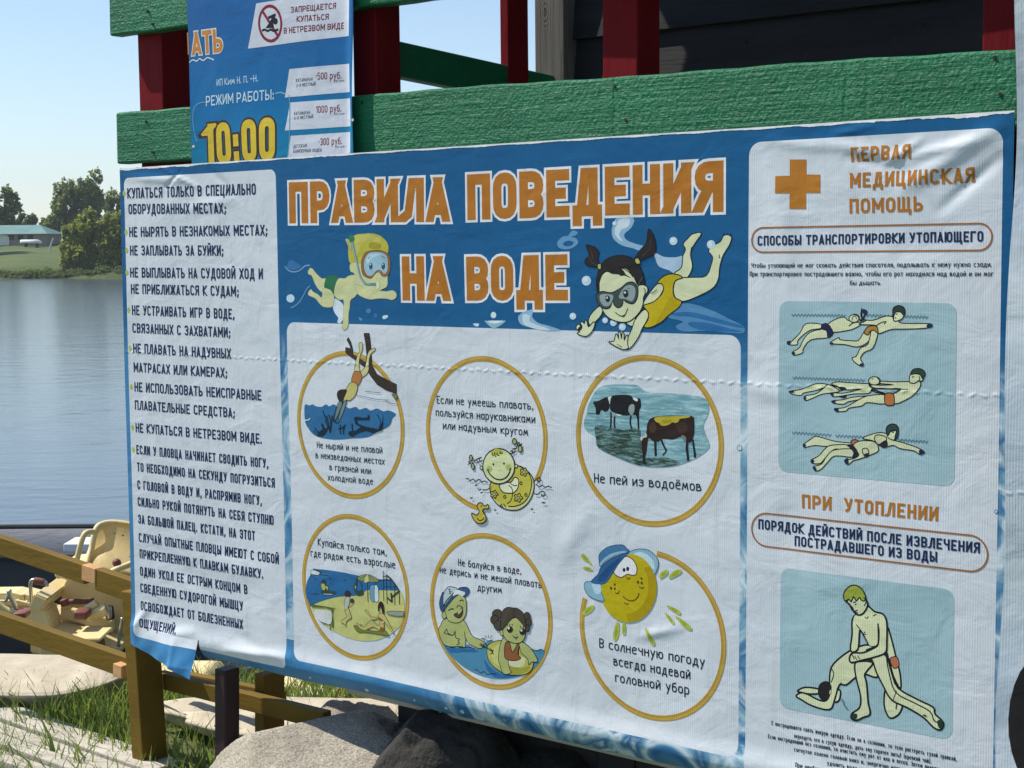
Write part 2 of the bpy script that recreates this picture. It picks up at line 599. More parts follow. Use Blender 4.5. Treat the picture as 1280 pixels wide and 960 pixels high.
for k, (spec, sd, lb) in enumerate([([(18, 266, 42, 300), (30, 270, 58, 305)], 4, 'low dark tree directly behind the teal barn roof'),
                         ([(48, 276, 70, 312), (40, 282, 62, 318)], 5, 'low dark tree between the barn and the tall tree')]):
    b = on_bank((spec[0][0] + spec[0][2]) / 2, d)
    tree('shrub_tree', lb, 'tree', b, lobes(b, d, spec), 6000, .3, M['leaf_dark'], 3, .2, sd)
d = SHORE + 2.2
b = on_bank(112, d)
tree('willow_bush', 'big round yellow-green willow bush on the waterline of the far bank', 'bush', b,
     lobes(b, d, [(74, 276, 106, 325), (96, 260, 138, 305), (78, 295, 122, 347), (112, 285, 152, 347), (124, 258, 160, 312), (73, 300, 98, 345), (98, 272, 132, 338), (135, 280, 172, 347), (88, 270, 112, 318)]),
     15000, .20, M['leaf_light'], 1.5, .2, 6)
# reeds and low scrub on the waterline
rng = np.random.default_rng(21)
bl = []
for k in range(150):
    px = rng.uniform(-30, 175)
    dep = SHORE + rng.uniform(-.5, .9)
    p = GY(px, 345, dep)
    q = rng.uniform(.12, .34) * (1.3 if rng.random() < .2 else 1)
    bl.append((p.x, dep, max(bankz(p.x, dep), WZ) + q * .5, q * rng.uniform(1.2, 3.5), q, q))
sc_ = leaf_mesh('waterside_reeds', leaves(bl, 6000, .10, rng, .3), M['leaf_dark'], None)
tag(sc_, 'dark reeds and scrub along the waterline of the far bank', 'reeds', None, 'stuff')

# tree beyond the left edge of the picture, whose shade lies on the meadow
b = on_bank(-60, SHORE + 24)
tree('poplar_tree', 'leafy tree at the left border, its shade falling over the meadow', 'tree', b,
     [(0, 0, 6, 3, 3, 3.2), (1, 0, 9, 2.4, 2.4, 2.5), (-2, 1, 5, 2.2, 2, 2.2)], 7000, .3, M['leaf_mid'], 5, .3, 9)

# lean white stem
p = on_bank(62, SHORE + 30)
t = thing('leaning_birch_stem', 'short pale stem leaning to the right on the meadow beside the barn', 'tree trunk', p)
bm = bmesh.new()
q0, q1 = GY(60, 311, SHORE + 30), GY(65, 295, SHORE + 30)
tube(bm, [(0, 0, -.3), ((q1 - q0).x * .4, 0, (q1 - q0).z * .55), ((q1 - q0).x, 0, (q1 - q0).z)], .13, 8, .07)
obj('trunk', bm, M['birch'], t)

# barn with teal roof
a, c = GY(-46, 309, BARN_Y), GY(57, 309, BARN_Y)
eave = GY(30, 292, BARN_Y).z
ridge = GY(30, 283, BARN_Y).z
bz = bankz((a.x + c.x) / 2, BARN_Y)
t = thing('lakeside_barn', 'long low grey barn with a teal metal roof on the far bank', 'barn', ((a.x + c.x) / 2, BARN_Y, bz))
hw = (c.x - a.x) / 2
m_wall = rough_mat('barn_wall', g(.24, .22, .18), g(.32, .29, .25), .8, 6, .3, .03, .9)
m_teal = rough_mat('teal_sheet_roof', g(.12, .23, .22), g(.18, .30, .28), .5, 4, .2, .02, .5)
bm = bmesh.new()
box(bm, (-hw, 0, -.6), (hw, 7, eave - bz))
obj('wall', bm, m_wall, t)
bm = bmesh.new()
ov = .5
v = [bm.verts.new(q) for q in [(-hw - ov, -.7, eave - bz - .05), (hw + ov, -.7, eave - bz - .05), (hw + ov - 2.2, 3.5, ridge - bz + .25), (-hw - ov, 3.5, ridge - bz + .25), (hw + ov, 7.7, eave - bz - .05), (-hw - ov, 7.7, eave - bz - .05)]]
for f in [(0, 1, 2, 3), (3, 2, 4, 5), (1, 4, 2), (0, 3, 5), (0, 5, 4, 1)]:
    bm.faces.new([v[i] for i in f])
obj('roof', bm, m_teal, t)
bm = bmesh.new()
gx = GY(3, 300, BARN_Y).x - (a.x + c.x) / 2
arc = [(gx - .9, 0), (gx + .9, 0), (gx + .9, .9)] + [(gx + .9 * math.cos(k * math.pi / 8), .9 + .55 * math.sin(k * math.pi / 8)) for k in range(1, 8)] + [(gx - .9, .9)]
f = bm.faces.new([bm.verts.new((x, -.06, z + .05)) for x, z in arc])
r = bmesh.ops.extrude_face_region(bm, geom=[f])
bmesh.ops.translate(bm, vec=(0, -.08, 0), verts=[v for v in r['geom'] if isinstance(v, bmesh.types.BMVert)])
obj('door', bm, M['white'], t)
for k in range(3):
    bm = bmesh.new()
    wx = GY(14 + 12 * k, 300, BARN_Y).x - (a.x + c.x) / 2
    box(bm, (wx - .35, -.05, .75), (wx + .35, .05, 1.35))
    obj('window', bm, M['darkboat'], t)

def hull_mesh(bm, L, W, H, n=12, sheer=.12, thick=.03, inner=True):
    """open rowing boat along x, bow at +x"""
    secs = []
    for i in range(n + 1):
        s = i / n
        w = W / 2 * (1 - max(0, (s - .45) / .55) ** 2.2) * (.82 + .18 * min(1, s * 4))
        w = max(w, .012)
        zt = H * (1 + sheer * (2 * s - 1) ** 2 * (1.6 if s > .5 else .6))
        zb = H * .0 + H * .55 * max(0, (s - .7) / .3) ** 2
        secs.append((L * (s - .5), w, zt, zb))
    prof = [(-1, 1), (-.93, .6), (-.75, .2), (-.4, .03), (0, 0), (.4, .03), (.75, .2), (.93, .6), (1, 1)]
    outer = [[bm.verts.new((x, p * w, zb + (zt - zb) * q)) for p, q in prof] for x, w, zt, zb in secs]
    inn = [[bm.verts.new((x + (thick if i == 0 else 0), p * max(w - thick, .006), zb + thick + (zt - zb - thick) * q)) for p, q in prof] for i, (x, w, zt, zb) in enumerate(secs)]
    m = len(prof)
    for A, B in zip(outer, outer[1:]):
        for k in range(m - 1):
            bm.faces.new((A[k], B[k], B[k + 1], A[k + 1]))
    for A, B in zip(inn, inn[1:]):
        for k in range(m - 1):
            bm.faces.new((A[k + 1], B[k + 1], B[k], A[k])).material_index = 1
    for A, B, C_, D in zip(outer, outer[1:], inn, inn[1:]):
        bm.faces.new((A[0], C_[0], D[0], B[0]))
        bm.faces.new((A[-1], B[-1], D[-1], C_[-1]))
    bm.faces.new(outer[0])
    bm.faces.new(inn[0][::-1]).material_index = 1
    for k in range(m - 1):
        bm.faces.new((outer[0][k], outer[0][k + 1], inn[0][k + 1], inn[0][k])) if False else None
    return secs

p = on_bank(40, BARN_Y - 4)
t = thing('upturned_boat', 'small white boat lying in front of the barn on the far bank', 'boat', p)
bm = bmesh.new()
hull_mesh(bm, GY(52, 305, BARN_Y - 4).x - GY(26, 305, BARN_Y - 4).x, 1.1, .45)
bmesh.ops.rotate(bm, verts=bm.verts, matrix=Matrix.Rotation(math.pi, 3, 'X'))
bmesh.ops.translate(bm, verts=bm.verts, vec=(0, 0, .95))
obj('hull', bm, [M['white'], M['greyboat']], t, True)
for s in (-.7, .7):
    bm = bmesh.new()
    box(bm, (s - .08, -.4, -.1), (s + .08, .4, .5))
    obj('trestle', bm, M['trunk'], t)

# ------------------------------------------------------------------ near ground cover
rng = np.random.default_rng(5)
PA_, PB_ = GZ(-60, 880, -.1), GZ(215, 982, -.1)
def on_planks(x, y):
    return (PB_.x - PA_.x) * (y - PA_.y) - (PB_.y - PA_.y) * (x - PA_.x) < 0 and x < -1.15
vs = []
def blade(x, y, h, w, lean):
    if on_planks(x, y) and rng.random() < .6:
        return
    z = gsurf(x, y)
    th = rng.uniform(0, 2 * math.pi)
    dx, dy = math.cos(th), math.sin(th)
    lx, ly = rng.normal() * lean * h, rng.normal() * lean * h
    vs.extend([(x - dx * w, y - dy * w, z - .01), (x + dx * w, y + dy * w, z - .01),
               (x + dx * w * .7 + lx * .45, y + dy * w * .7 + ly * .45, z + h * .6), (x - dx * w * .7 + lx * .45, y - dy * w * .7 + ly * .45, z + h * .6),
               (x - dx * w * .7 + lx * .45, y - dy * w * .7 + ly * .45, z + h * .6), (x + dx * w * .7 + lx * .45, y + dy * w * .7 + ly * .45, z + h * .6),
               (x + lx, y + ly, z + h), (x + lx, y + ly, z + h * .98)])
cl = rng.uniform((-3.2, 3.6), (1.2, 6.3), size=(620, 2))
for k in range(46000):
    if k % 2:
        c = cl[rng.integers(len(cl))]
        x, y = c[0] + rng.normal() * .06, c[1] + rng.normal() * .06
        if x > -1.28 and 4.75 < y < 5.4 and rng.random() < .8:
            continue
        h = rng.uniform(.06, .17)
    else:
        x, y = rng.uniform(-3.2, 1.2), rng.uniform(3.6, 6.3)
        if x > -1.28 and 4.75 < y < 5.4 and rng.random() < .8:
            continue
        h = rng.uniform(.03, .09)
    blade(x, y, h, rng.uniform(.002, .0045), .35)
for k in range(500):   # broad leaved weeds
    c = cl[rng.integers(60)]
    blade(c[0] + rng.normal() * .04, c[1] + rng.normal() * .04, rng.uniform(.08, .2), .008, .5)
gr = leaf_mesh('lawn_grass', np.array(vs), M['grass'], None)
tag(gr, 'long sunlit grass growing on the near bank around the boats and planks', 'grass', None, 'stuff')
# ------------------------------------------------------------------ PAVILION behind the banner
def bx_frame(name, label, cat, u, d, z, group=None):
    return thing(name, label, cat, LW(u, d, z), ROTZ, group)
# children are built in the banner frame: x along, y into the depth, z up, from the thing's base
def timber(name, parent, base, a, b, w, h, mat, bev=.004, up=(0, 0, 1), rough=0.0):
    """a, b in banner-frame coordinates (along, distance, height)"""
    bm = bmesh.new()
    o = Vector(base)
    beam(bm, Vector(a) - o, Vector(b) - o, w, h, bev, up)
    if rough:
        L = (Vector(b) - Vector(a)).length
        for k in range(int(L / .05)):
            pass
        bmesh.ops.subdivide_edges(bm, edges=[e for e in bm.edges if e.calc_length() > .3], cuts=60, use_grid_fill=True)
        for v in bm.verts:
            q = v.co
            v.co = q + Vector((0, math.sin(q.x * 9 + 1) * .5 + math.sin(q.x * 23) * .3, math.sin(q.x * 7 + 2) * .5 + math.sin(q.x * 31 + q.z) * .35)) * rough
    return obj(name, bm, mat, parent)

base = (-2.4, 3.1, -.1)
pav = bx_frame('wooden_pavilion', 'wooden pavilion with thick green painted rails on dark red posts, behind the banner', 'pavilion', *base)
RD = 3.075
# lower front rail: its upper edge read at both ends
uL, zL = PL(144, 140, RD - .025)
uR, zR = PL(1276, 54.5, RD - .025)
_, zLb = PL(146, 204, RD - .025)
hr = zL - zLb
timber('rail', pav, base, (uL, RD, zL - hr / 2), (uR + .9, RD, zR - hr / 2 - .024), .05, hr, M['green'], .006, rough=.0035)
uL2, zL2 = PL(137, 44, RD - .025)
uR2, zR2 = PL(522, 0, RD - .025)
sl2 = (zR2 - zL2) / (uR2 - uL2)
timber('rail', pav, base, (uL2, RD, zL2 + hr / 2), (uR + .9, RD, zL2 + hr / 2 + sl2 * (uR + .9 - uL2)), .05, hr, M['green'], .006, rough=.0035)

def post(px0, px1, py, dist, depth, mat, z0=.55, z1=3.3, name='post'):
    u0, u1 = PL(px0, py, dist)[0], PL(px1, py, dist)[0]
    return timber(name, pav, base, ((u0 + u1) / 2, dist + depth / 2, z0), ((u0 + u1) / 2, dist + depth / 2, z1), abs(u1 - u0), depth, mat, .004, up=(0, 1, 0))
PD = RD + .026
post(173, 203, 90, PD, .13, M['red'])
post(441, 470, 60, PD, .10, M['red'])
post(753, 797, 50, PD, .10, M['red'])
post(1228, 1275, 25, PD, .10, M['red'])
# side rail running away from the viewer, with its far post
ua, za = PL(491, 48, RD + .12)
_, zb = PL(491, 93, RD + .12)
FD = 3.98
zc = PL(657, 78, FD)[1]
timber('rail', pav, base, (ua - .03, RD + .10, (za + zb) / 2), (ua - .03, FD + .25, (za + zb) / 2 - .05), .045, za - zb, M['green'], .005, rough=.0)
post(625, 636, 50, 3.72, .10, M['red'])
for (x, y, dd) in [(182, 152, .027), (190, 190, .027), (452, 128, .027), (768, 108, .027), (782, 150, .027), (1243, 72, .027), (1250, 118, .027), (184, 14, .027), (190, 30, .027)]:
    u, z = PL(x, y, RD - dd)
    c = Vector((u, RD - dd - .001, z)) - Vector(base)
    bm = bmesh.new()
    tube(bm, [c + Vector((0, .006, 0)), c], .004, 8)
    obj('nail', bm, M['darkpost'], pav)
# pavilion deck, and an unseen roof slab added to shade posts and siding
m_deck = M['plank']
for k in range(16):
    timber('deck_board', pav, base, (-3.05, 3.2 + k * .146, .34), (.6, 3.2 + k * .146, .34), .14, .035, M['siding'] if False else m_deck, .003)
bm = bmesh.new()
o = Vector(base)
for k in range(1):
    v = [bm.verts.new(Vector(q) - o) for q in [(-3.25, 2.99, 3.3), (.9, 2.99, 3.3), (.9, 6.3, 3.75), (-3.25, 6.3, 3.75)]]
    f = bm.faces.new(v)
    r = bmesh.ops.extrude_face_region(bm, geom=[f])
    bmesh.ops.translate(bm, vec=(0, 0, .06), verts=[q for q in r['geom'] if isinstance(q, bmesh.types.BMVert)])
bmesh.ops.recalc_face_normals(bm, faces=bm.faces)
obj('roof', bm, M['siding'], pav)

# cabin wall of dark lapped boards with a weathered corner post
CD = 4.02
uc0, uc1 = PL(668, 50, CD - .06)[0], PL(706, 50, CD - .06)[0]
cbase = (uc0, CD, .35)
cab = bx_frame('log_cabin', 'dark board cabin wall with a weathered grey corner post, inside the pavilion', 'cabin', *cbase)
timber('corner_post', cab, cbase, ((uc0 + uc1) / 2, CD, .35), ((uc0 + uc1) / 2, CD, 3.45), uc1 - uc0, .12, M['greywood'], .006, up=(0, 1, 0))
z_line = PL(860, 29, CD)[1]
bh = .182
k0 = int((z_line - .36) / bh)
for k in range(-k0, 8):
    bm = bmesh.new()
    z0, z1 = z_line + k * bh, z_line + (k + 1) * bh
    x0, x1 = uc1 + .004, uc1 + 3.4
    o = Vector(cbase)
    pr = [(CD - .020, z0 - .012), (CD + .004, z0 - .012), (CD + .022, z1), (CD + .002, z1)]
    A = [bm.verts.new(Vector((x0, y, z)) - o) for y, z in pr]
    B = [bm.verts.new(Vector((x1, y, z)) - o) for y, z in pr]
    for i in range(4):
        bm.faces.new((A[i], A[(i + 1) % 4], B[(i + 1) % 4], B[i]))
    bm.faces.new(A[::-1]); bm.faces.new(B)
    bmesh.ops.recalc_face_normals(bm, faces=bm.faces)
    obj('board', bm, M['siding'], cab)
# nail heads on one board
for (x, y) in [(880, 78), (930, 51), (1009, 69), (1118, 50), (1150, 30)]:
    bm = bmesh.new()
    u, z = PL(x, y, CD - .012)
    c = Vector((u, CD - .013, z)) - Vector(cbase)
    tube(bm, [c + Vector((0, .01, 0)), c], .007, 8)
    obj('nail', bm, M['darkpost'], cab)
bm = bmesh.new()
box(bm, (.02, .03, 0), (3.4, 2.6, 3.4))
obj('wall', bm, M['siding'], cab)

# ------------------------------------------------------------------ MUSTARD FENCE at the left end of the banner
fb = (PL(162, 800, 3.06)[0], 3.06, -.15)
fen = bx_frame('ramp_railing', 'mustard painted wooden railing sloping down past the left end of the banner', 'railing', *fb)
def fplank(name, x0, y0, x1, y1, hp, dist, thick, mat, parent=fen, base_=fb):
    a, b = PL(x0, y0, dist), PL(x1, y1, dist)
    a2 = PL(x0, y0 + hp, dist)
    h = a[1] - a2[1]
    dx, dz = b[0] - a[0], b[1] - a[1]
    L = math.hypot(dx, dz)
    n = (-dz / L, dx / L)
    hh = h * dx / L
    ca = (a[0] - n[0] * hh / 2, dist + thick / 2, a[1] - n[1] * hh / 2)
    cb = (b[0] - n[0] * hh / 2, dist + thick / 2, b[1] - n[1] * hh / 2)
    return timber(name, parent, base_, ca, cb, thick, hh, mat, .003)
fplank('rail', -60, 652, 106, 707, 22, 3.10, .035, M['mustard'])
fplank('rail', 102, 705.5, 119, 711, 20, 3.097, .035, M['endgrain'])
fplank('rail', 119, 711, 200, 738, 27, 3.10, .035, M['mustard'])
fplank('rail', -60, 747, 163, 824, 24, 3.12, .035, M['mustard'])
fplank('rail', 195, 840, 404, 891, 20, 3.16, .035, M['mustard'])
fplank('rail', 215, 838, 350, 866, 14, 3.45, .03, M['mustard'])
# raw block nailed on the end of the second rail
fplank('block', 141, 829, 152, 833, 16, 3.09, .05, M['endgrain'])
def fpost(xt0, xt1, yt, xb0, xb1, yb, dist, depth, mat, parent=fen, base_=fb, name='post'):
    a0, a1 = PL(xt0, yt, dist), PL(xt1, yt, dist)
    b0, b1 = PL(xb0, yb, dist), PL(xb1, yb, dist)
    dz = (a0[1] - (-.3)) / (a0[1] - b0[1])
    ub0, ub1 = a0[0] + (b0[0] - a0[0]) * dz, a1[0] + (b1[0] - a1[0]) * dz
    return timber(name, parent, base_, ((a0[0] + a1[0]) / 2, dist + depth / 2, a0[1]), ((ub0 + ub1) / 2, dist + depth / 2, -.3), abs(a1[0] - a0[0]), depth, mat, .004, up=(0, 1, 0))
fpost(151, 165, 738, 165, 180, 958, 3.045, .10, M['mustard'])
fpost(318, 330, 842, 318, 330, 940, 3.22, .09, M['mustard'])
# dark prop under the banner
dp = (PL(275, 900, 3.03)[0], 3.03, -.2)
prop = bx_frame('support_post', 'dark maroon steel post holding up the lower edge of the banner', 'post', *dp)
fpost(268, 281, 836, 268, 281, 950, 3.02, .06, M['darkpost'], prop, dp, 'upright')

# ------------------------------------------------------------------ PLANK PATH on the grass, lower left
def ground_at(x, y):
    p = GZ(x, y, -.1)
    for _ in range(4):
        p = GZ(x, y, gsurf(p.x, p.y))
    return p
pb = ground_at(90, 940)
path = thing('plank_walkway', 'bleached wooden planks laid on the grass in the lower left corner', 'walkway', pb)
def gplank(pts, w, h, lift, seed):
    a, b = ground_at(*pts[0]), ground_at(*pts[1])
    a.z += lift; b.z += lift
    bm = bmesh.new()
    beam(bm, a - pb, b - pb, w, h, .004)
    return obj('plank', bm, M['plank'], path)
for q, (pa, pb_) in enumerate([((-60, 878), (215, 978)), ((-60, 893), (200, 988)), ((-60, 908), (180, 996)), ((-60, 926), (150, 1004)), ((-60, 944), (120, 1010))]):
    gplank([pa, pb_], .062, .028, .050 + .010 * (q % 2), q)
for (xa, ya, xb, yb) in []:
    a, b = ground_at(xa, ya), ground_at(xb, yb)
    bm = bmesh.new()
    a.z += .080; b.z += .080
    beam(bm, a - pb, b - pb, .055, .022, .004)
    obj('batten', bm, M['plank'], path)

# ------------------------------------------------------------------ BOULDERS under the banner
from mathutils import noise as mno
def boulder(label, c, r, seed, rot=0, mat='stone'):
    bm = bmesh.new()
    bmesh.ops.create_icosphere(bm, subdivisions=6, radius=1)
    off = Vector((seed * 3.1, seed * 1.7, seed * .9))
    rb = random.Random(seed)
    planes = [(Vector((.15, -.25, 1)).normalized(), .80), (Vector((-1, -.5, .3)).normalized(), .86), (Vector((.7, -.8, .3)).normalized(), .84)]
    planes += [(Vector((rb.uniform(-1, 1), rb.uniform(-1, .4), rb.uniform(-.1, 1))).normalized(), rb.uniform(.78, .92)) for _ in range(5)]
    for v in bm.verts:
        n = v.co.normalized()
        k = 1 + .15 * mno.noise(n * 1.3 + off) + .08 * mno.noise(n * 3.1 + off) + .035 * mno.noise(n * 8 + off) + .016 * mno.noise(n * 20 + off)
        k -= .05 * max(0, 1 - abs(mno.noise(n * 2.1 + off * 2)) * 14)
        q = n * k
        for pn, pd in planes:
            e = q.dot(pn) - pd
            if e > 0:
                q -= pn * e * .88
        v.co = Vector((q.x * r[0], q.y * r[1], q.z * r[2]))
    o = obj('boulder', bm, M[mat], None, True)
    o.location = c
    o.rotation_euler = (0, 0, rot)
    return tag(o, label, 'boulder', 'boulders under the banner')
c = GY(392, 1000, 4.30)
boulder('large pale granite boulder, sunlit on its left, at the bottom edge under the banner', (c.x, c.y, -.03), (.40, .36, .31), 1, R(-25))
c = GY(462, 905, 4.62)
boulder('smaller grey boulder with a sunlit rim, behind the big pale boulder', (c.x, c.y, -.10), (.24, .22, .32), 2, .3)
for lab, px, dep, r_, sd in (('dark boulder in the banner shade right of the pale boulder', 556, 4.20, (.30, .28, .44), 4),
                             ('low boulder coloured blackish for shade, second from the right under the banner', 690, 4.05, (.32, .28, .34), 7),
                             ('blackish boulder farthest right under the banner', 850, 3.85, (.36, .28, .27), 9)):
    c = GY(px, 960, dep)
    boulder(lab, (c.x, c.y, -.06), r_, sd, sd * .7, 'shadestone')
# added dark boards that block light to darken the space under the deck
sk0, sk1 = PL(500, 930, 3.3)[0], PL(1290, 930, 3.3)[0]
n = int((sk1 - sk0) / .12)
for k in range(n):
    timber('shade_board', pav, base, (sk0 + .06 + k * .12, 3.3 + .004 * (k % 3), -.25), (sk0 + .06 + k * .12, 3.3 + .004 * (k % 3), .34), .116, .02, M['siding'], .003, up=(0, 1, 0))
# ------------------------------------------------------------------ BOATS
# dark flat rowing boat floating behind the pedal boats
c = GZ(40, 745, WZ)
t = thing('rowing_boat', 'long dark rowing boat with a grey inside afloat behind the pedal boat', 'boat', (c.x, 9.5, WZ - .12), R(178))
bm = bmesh.new()
hull_mesh(bm, 4.6, 1.0, .62, 16, .06)
obj('hull', bm, [M['darkboat'], M['greyboat']], t, True)
rowb = t
inv = (Matrix.Translation(t.location) @ Matrix.Rotation(R(178), 4, 'Z')).inverted()
for (x0, x1, y0, dd, mt) in [(84, 122, 677, .35, 'white'), (-60, 26, 697, .0, 'white'), (-140, -110, 680, .3, 'greyboat')]:
    dep = 9.35 + dd
    a, b2 = inv @ GY(x0, y0, dep), inv @ GY(x1, y0, dep)
    bm = bmesh.new()
    w_ = .16 if dd else .06
    box(bm, (min(a.x, b2.x), a.y - w_, a.z - .05), (max(a.x, b2.x), a.y + w_ * .5, a.z), .006)
    obj('thwart', bm, M[mt], t)
for s in (-1, 1):
    bm = bmesh.new()
    pts = []
    for i in range(13):
        q = i / 12
        w = .5 * (1 - max(0, (q - .45) / .55) ** 2.2) * (.82 + .18 * min(1, q * 4))
        zt = .62 * (1 + .06 * (2 * q - 1) ** 2 * (1.6 if q > .5 else .6))
        pts.append((4.6 * (q - .5), s * max(w, .01), zt + .01))
    tube(bm, pts, .018, 8)
    obj('gunwale', bm, M['darkboat'], t)
for frac in (.50, .74):
    bm = bmesh.new()
    pts = []
    for i in range(13):
        q = i / 12
        w = .5 * (1 - max(0, (q - .45) / .55) ** 2.2) * (.82 + .18 * min(1, q * 4))
        pts.append((4.6 * (q - .5), -max((w - .035) * (.86 + .1 * frac), .01), .62 * frac))
    tube(bm, pts, .008, 6)
    obj('strake', bm, M['darkboat'], t)

def pontoon_bm(L, W, H, double=False):
    """closed float: rounded bow at +x, low crowned deck, lip round the edge"""
    bm = bmesh.new()
    n = 22
    prof = [(0, .0), (.55, .03), (.85, .18), (.97, .55), (1.03, .62), (1.03, .70), (.96, .73), (.6, .92), (0, 1.0)]
    full = [(-p, q) for p, q in prof[::-1]] + prof[1:-1]
    rings = []
    for i in range(n + 1):
        s = i / n
        e = max(0, (s - .62) / .38, (.45 - s) / .45 if double else 0)
        w = W / 2 * math.sqrt(max(0.0004, 1 - e ** 2.4)) * (1 if s > .04 else .9)
        zb = H * .62 * e ** 2.2
        zt = H * (1 + .08 * e - .10 * e ** 5)
        x = L * (s - .5)
        rings.append([bm.verts.new((x, p * w, zb + (zt - zb) * q)) for p, q in full])
    for A, B in zip(rings, rings[1:]):
        m = len(A)
        for k in range(m):
            bm.faces.new((A[k], A[(k + 1) % m], B[(k + 1) % m], B[k]))
    bm.faces.new(rings[0]); bm.faces.new(rings[-1][::-1])
    bmesh.ops.recalc_face_normals(bm, faces=bm.faces)
    return bm

def seat(parent, x, y, z, rz=0, armside=1):
    """moulded plastic seat shell, facing +x before turning"""
    mat = M['yellow']
    m = Matrix.Translation((x, y, z)) @ Matrix.Rotation(rz, 4, 'Z')
    bm = bmesh.new()
    prof = [(.26, -.02), (.24, .03), (.10, .02), (-.02, .0), (-.10, .04), (-.15, .14), (-.18, .28), (-.205, .40), (-.215, .45)]
    prof = smooth_path([(a, 0, b) for a, b in prof], 3)
    rows = []
    for i, p in enumerate(prof):
        s = i / (len(prof) - 1)
        hw = .215 - .045 * max(0, (s - .72) / .28) ** 2 - .02 * max(0, (.12 - s) / .12)
        rows.append([(p.x + .06 * abs(k / 6) ** 2.2 * (1 if s > .5 else .1), hw * k / 6, p.z + .05 * abs(k / 6) ** 3 * (1 - s)) for k in range(-6, 7)])
    V = [[bm.verts.new(m @ Vector(q)) for q in r] for r in rows]
    for A, B in zip(V, V[1:]):
        for k in range(12):
            bm.faces.new((A[k], A[k + 1], B[k + 1], B[k]))
    bmesh.ops.solidify(bm, geom=bm.faces[:], thickness=.012)
    s_ = obj('seat', bm, mat, parent, True)
    for sd in (-1, 1):
        bm = bmesh.new()
        tube(bm, smooth_path([m @ Vector(q) for q in [(-.17, sd * .20, .28), (-.05, sd * .235, .30), (.10, sd * .235, .26), (.15, sd * .235, .20), (.17, sd * .23, .02)]], 4), .014, 8)
        obj('armrest', bm, mat, s_, True)
    return s_

def pedal_boat(label, loc, rz, with_box=True, group='pedal boats drawn up on the bank', mats=('pontoon', 'yellow'), seats=1, pitch=0.0):
    t = thing('pedal_boat', label, 'pedal boat', loc, rz, group)
    for s in (-1, 1):
        bm = pontoon_bm(2.5, .42, .30)
        bmesh.ops.translate(bm, verts=bm.verts, vec=(0, s * .52, 0))
        obj('float', bm, M[mats[0]], t, True)
    bm = bmesh.new()
    box(bm, (-.9, -.34, .10), (.62, .34, .16), .01)
    box(bm, (-.9, -.36, .16), (-.30, .36, .27), .03)
    obj('deck', bm, M[mats[1]], t)
    if with_box:
        bm = bmesh.new()     # ridged housing over the paddle wheel
        xs = [(-.02, .16), (-.02, .42), (.12, .56), (.30, .56), (.52, .40), (.55, .16)]
        A = [bm.verts.new((x, -.36, z)) for x, z in xs]
        B = [bm.verts.new((x, .36, z)) for x, z in xs]
        for i in range(len(xs)):
            bm.faces.new((A[i], A[(i + 1) % len(xs)], B[(i + 1) % len(xs)], B[i]))
        bm.faces.new(A[::-1]); bm.faces.new(B)
        bmesh.ops.recalc_face_normals(bm, faces=bm.faces)
        bmesh.ops.bevel(bm, geom=bm.edges[:], offset=.015, segments=2, affect='EDGES')
        obj('wheel_housing', bm, M[mats[1]], t)
    for s in range(seats):
        seat(t, -.55, .20 - .4 * s, .30)
    return t

# --- the big yellow pedal boat seen side on, built part by part behind the railing
PY = 7.35
def Q(x, y, dep=PY):
    return GY(x, y, dep)
b0 = Q(80, 800)
boat = thing('pedal_boat', 'pale yellow pedal boat with a chair seat and maroon pedals behind the railing', 'pedal boat', (b0.x, PY, -.62), 0, 'pedal boats drawn up on the bank')
o3 = Vector(boat.location)
def slab(name, pts, y0, y1, mat, bev=.008, parent=boat, off=None, mid=None):
    """side outline in picture points, given its real width from y0 to y1"""
    bm = bmesh.new()
    mid = mid or PY
    P = [Q(x, y, mid) for x, y in pts]
    oo = off if off is not None else o3
    A = [bm.verts.new(Vector((p.x, y0, p.z)) - oo) for p in P]
    B = [bm.verts.new(Vector((p.x, y1, p.z)) - oo) for p in P]
    n = len(P)
    for i in range(n):
        bm.faces.new((A[i], A[(i + 1) % n], B[(i + 1) % n], B[i]))
    bm.faces.new(A[::-1]); bm.faces.new(B)
    bmesh.ops.recalc_face_normals(bm, faces=bm.faces)
    if bev:
        bmesh.ops.bevel(bm, geom=bm.edges[:], offset=bev, segments=2, affect='EDGES')
    return obj(name, bm, mat, parent)
# housing: pillar at the left and sloping side panel with window
slab('console', [(52, 748), (52, 805), (78, 808), (78, 770), (72, 752), (64, 748)], PY - .18, PY - .02, M['yellow'])
slab('console', [(50, 748), (58, 731), (75, 738), (66, 754)], PY - .19, PY + .20, M['yellow'])
# side panel behind the cranks, its upper edge sloping to the right
slab('side_panel', [(72, 740), (82, 722), (152, 738), (155, 748), (153, 790), (80, 792), (70, 770)], PY + .07, PY + .13, M['yellow'], .008)
slab('side_panel', [(78, 757), (130, 770), (142, 775), (142, 790), (118, 783), (78, 770)], PY - .03, PY + .02, M['yellow'], .004)
slab('deck', [(-60, 764), (52, 766), (80, 776), (160, 786), (190, 800), (190, 812), (60, 806), (-60, 800)], PY + .03, PY + .22, M['yellow'])
slab('deck', [(76, 776), (118, 782), (160, 800), (160, 808), (76, 806)], PY - .35, PY + .03, M['yellow'])
slab('foot_well', [(116, 778), (148, 778), (152, 806), (114, 806)], PY - .34, PY - .26, M['mustard'], .004)
slab('foot_well', [(113, 776), (150, 775), (150, 779), (113, 780)], PY - .36, PY - .10, M['yellow'], .004)
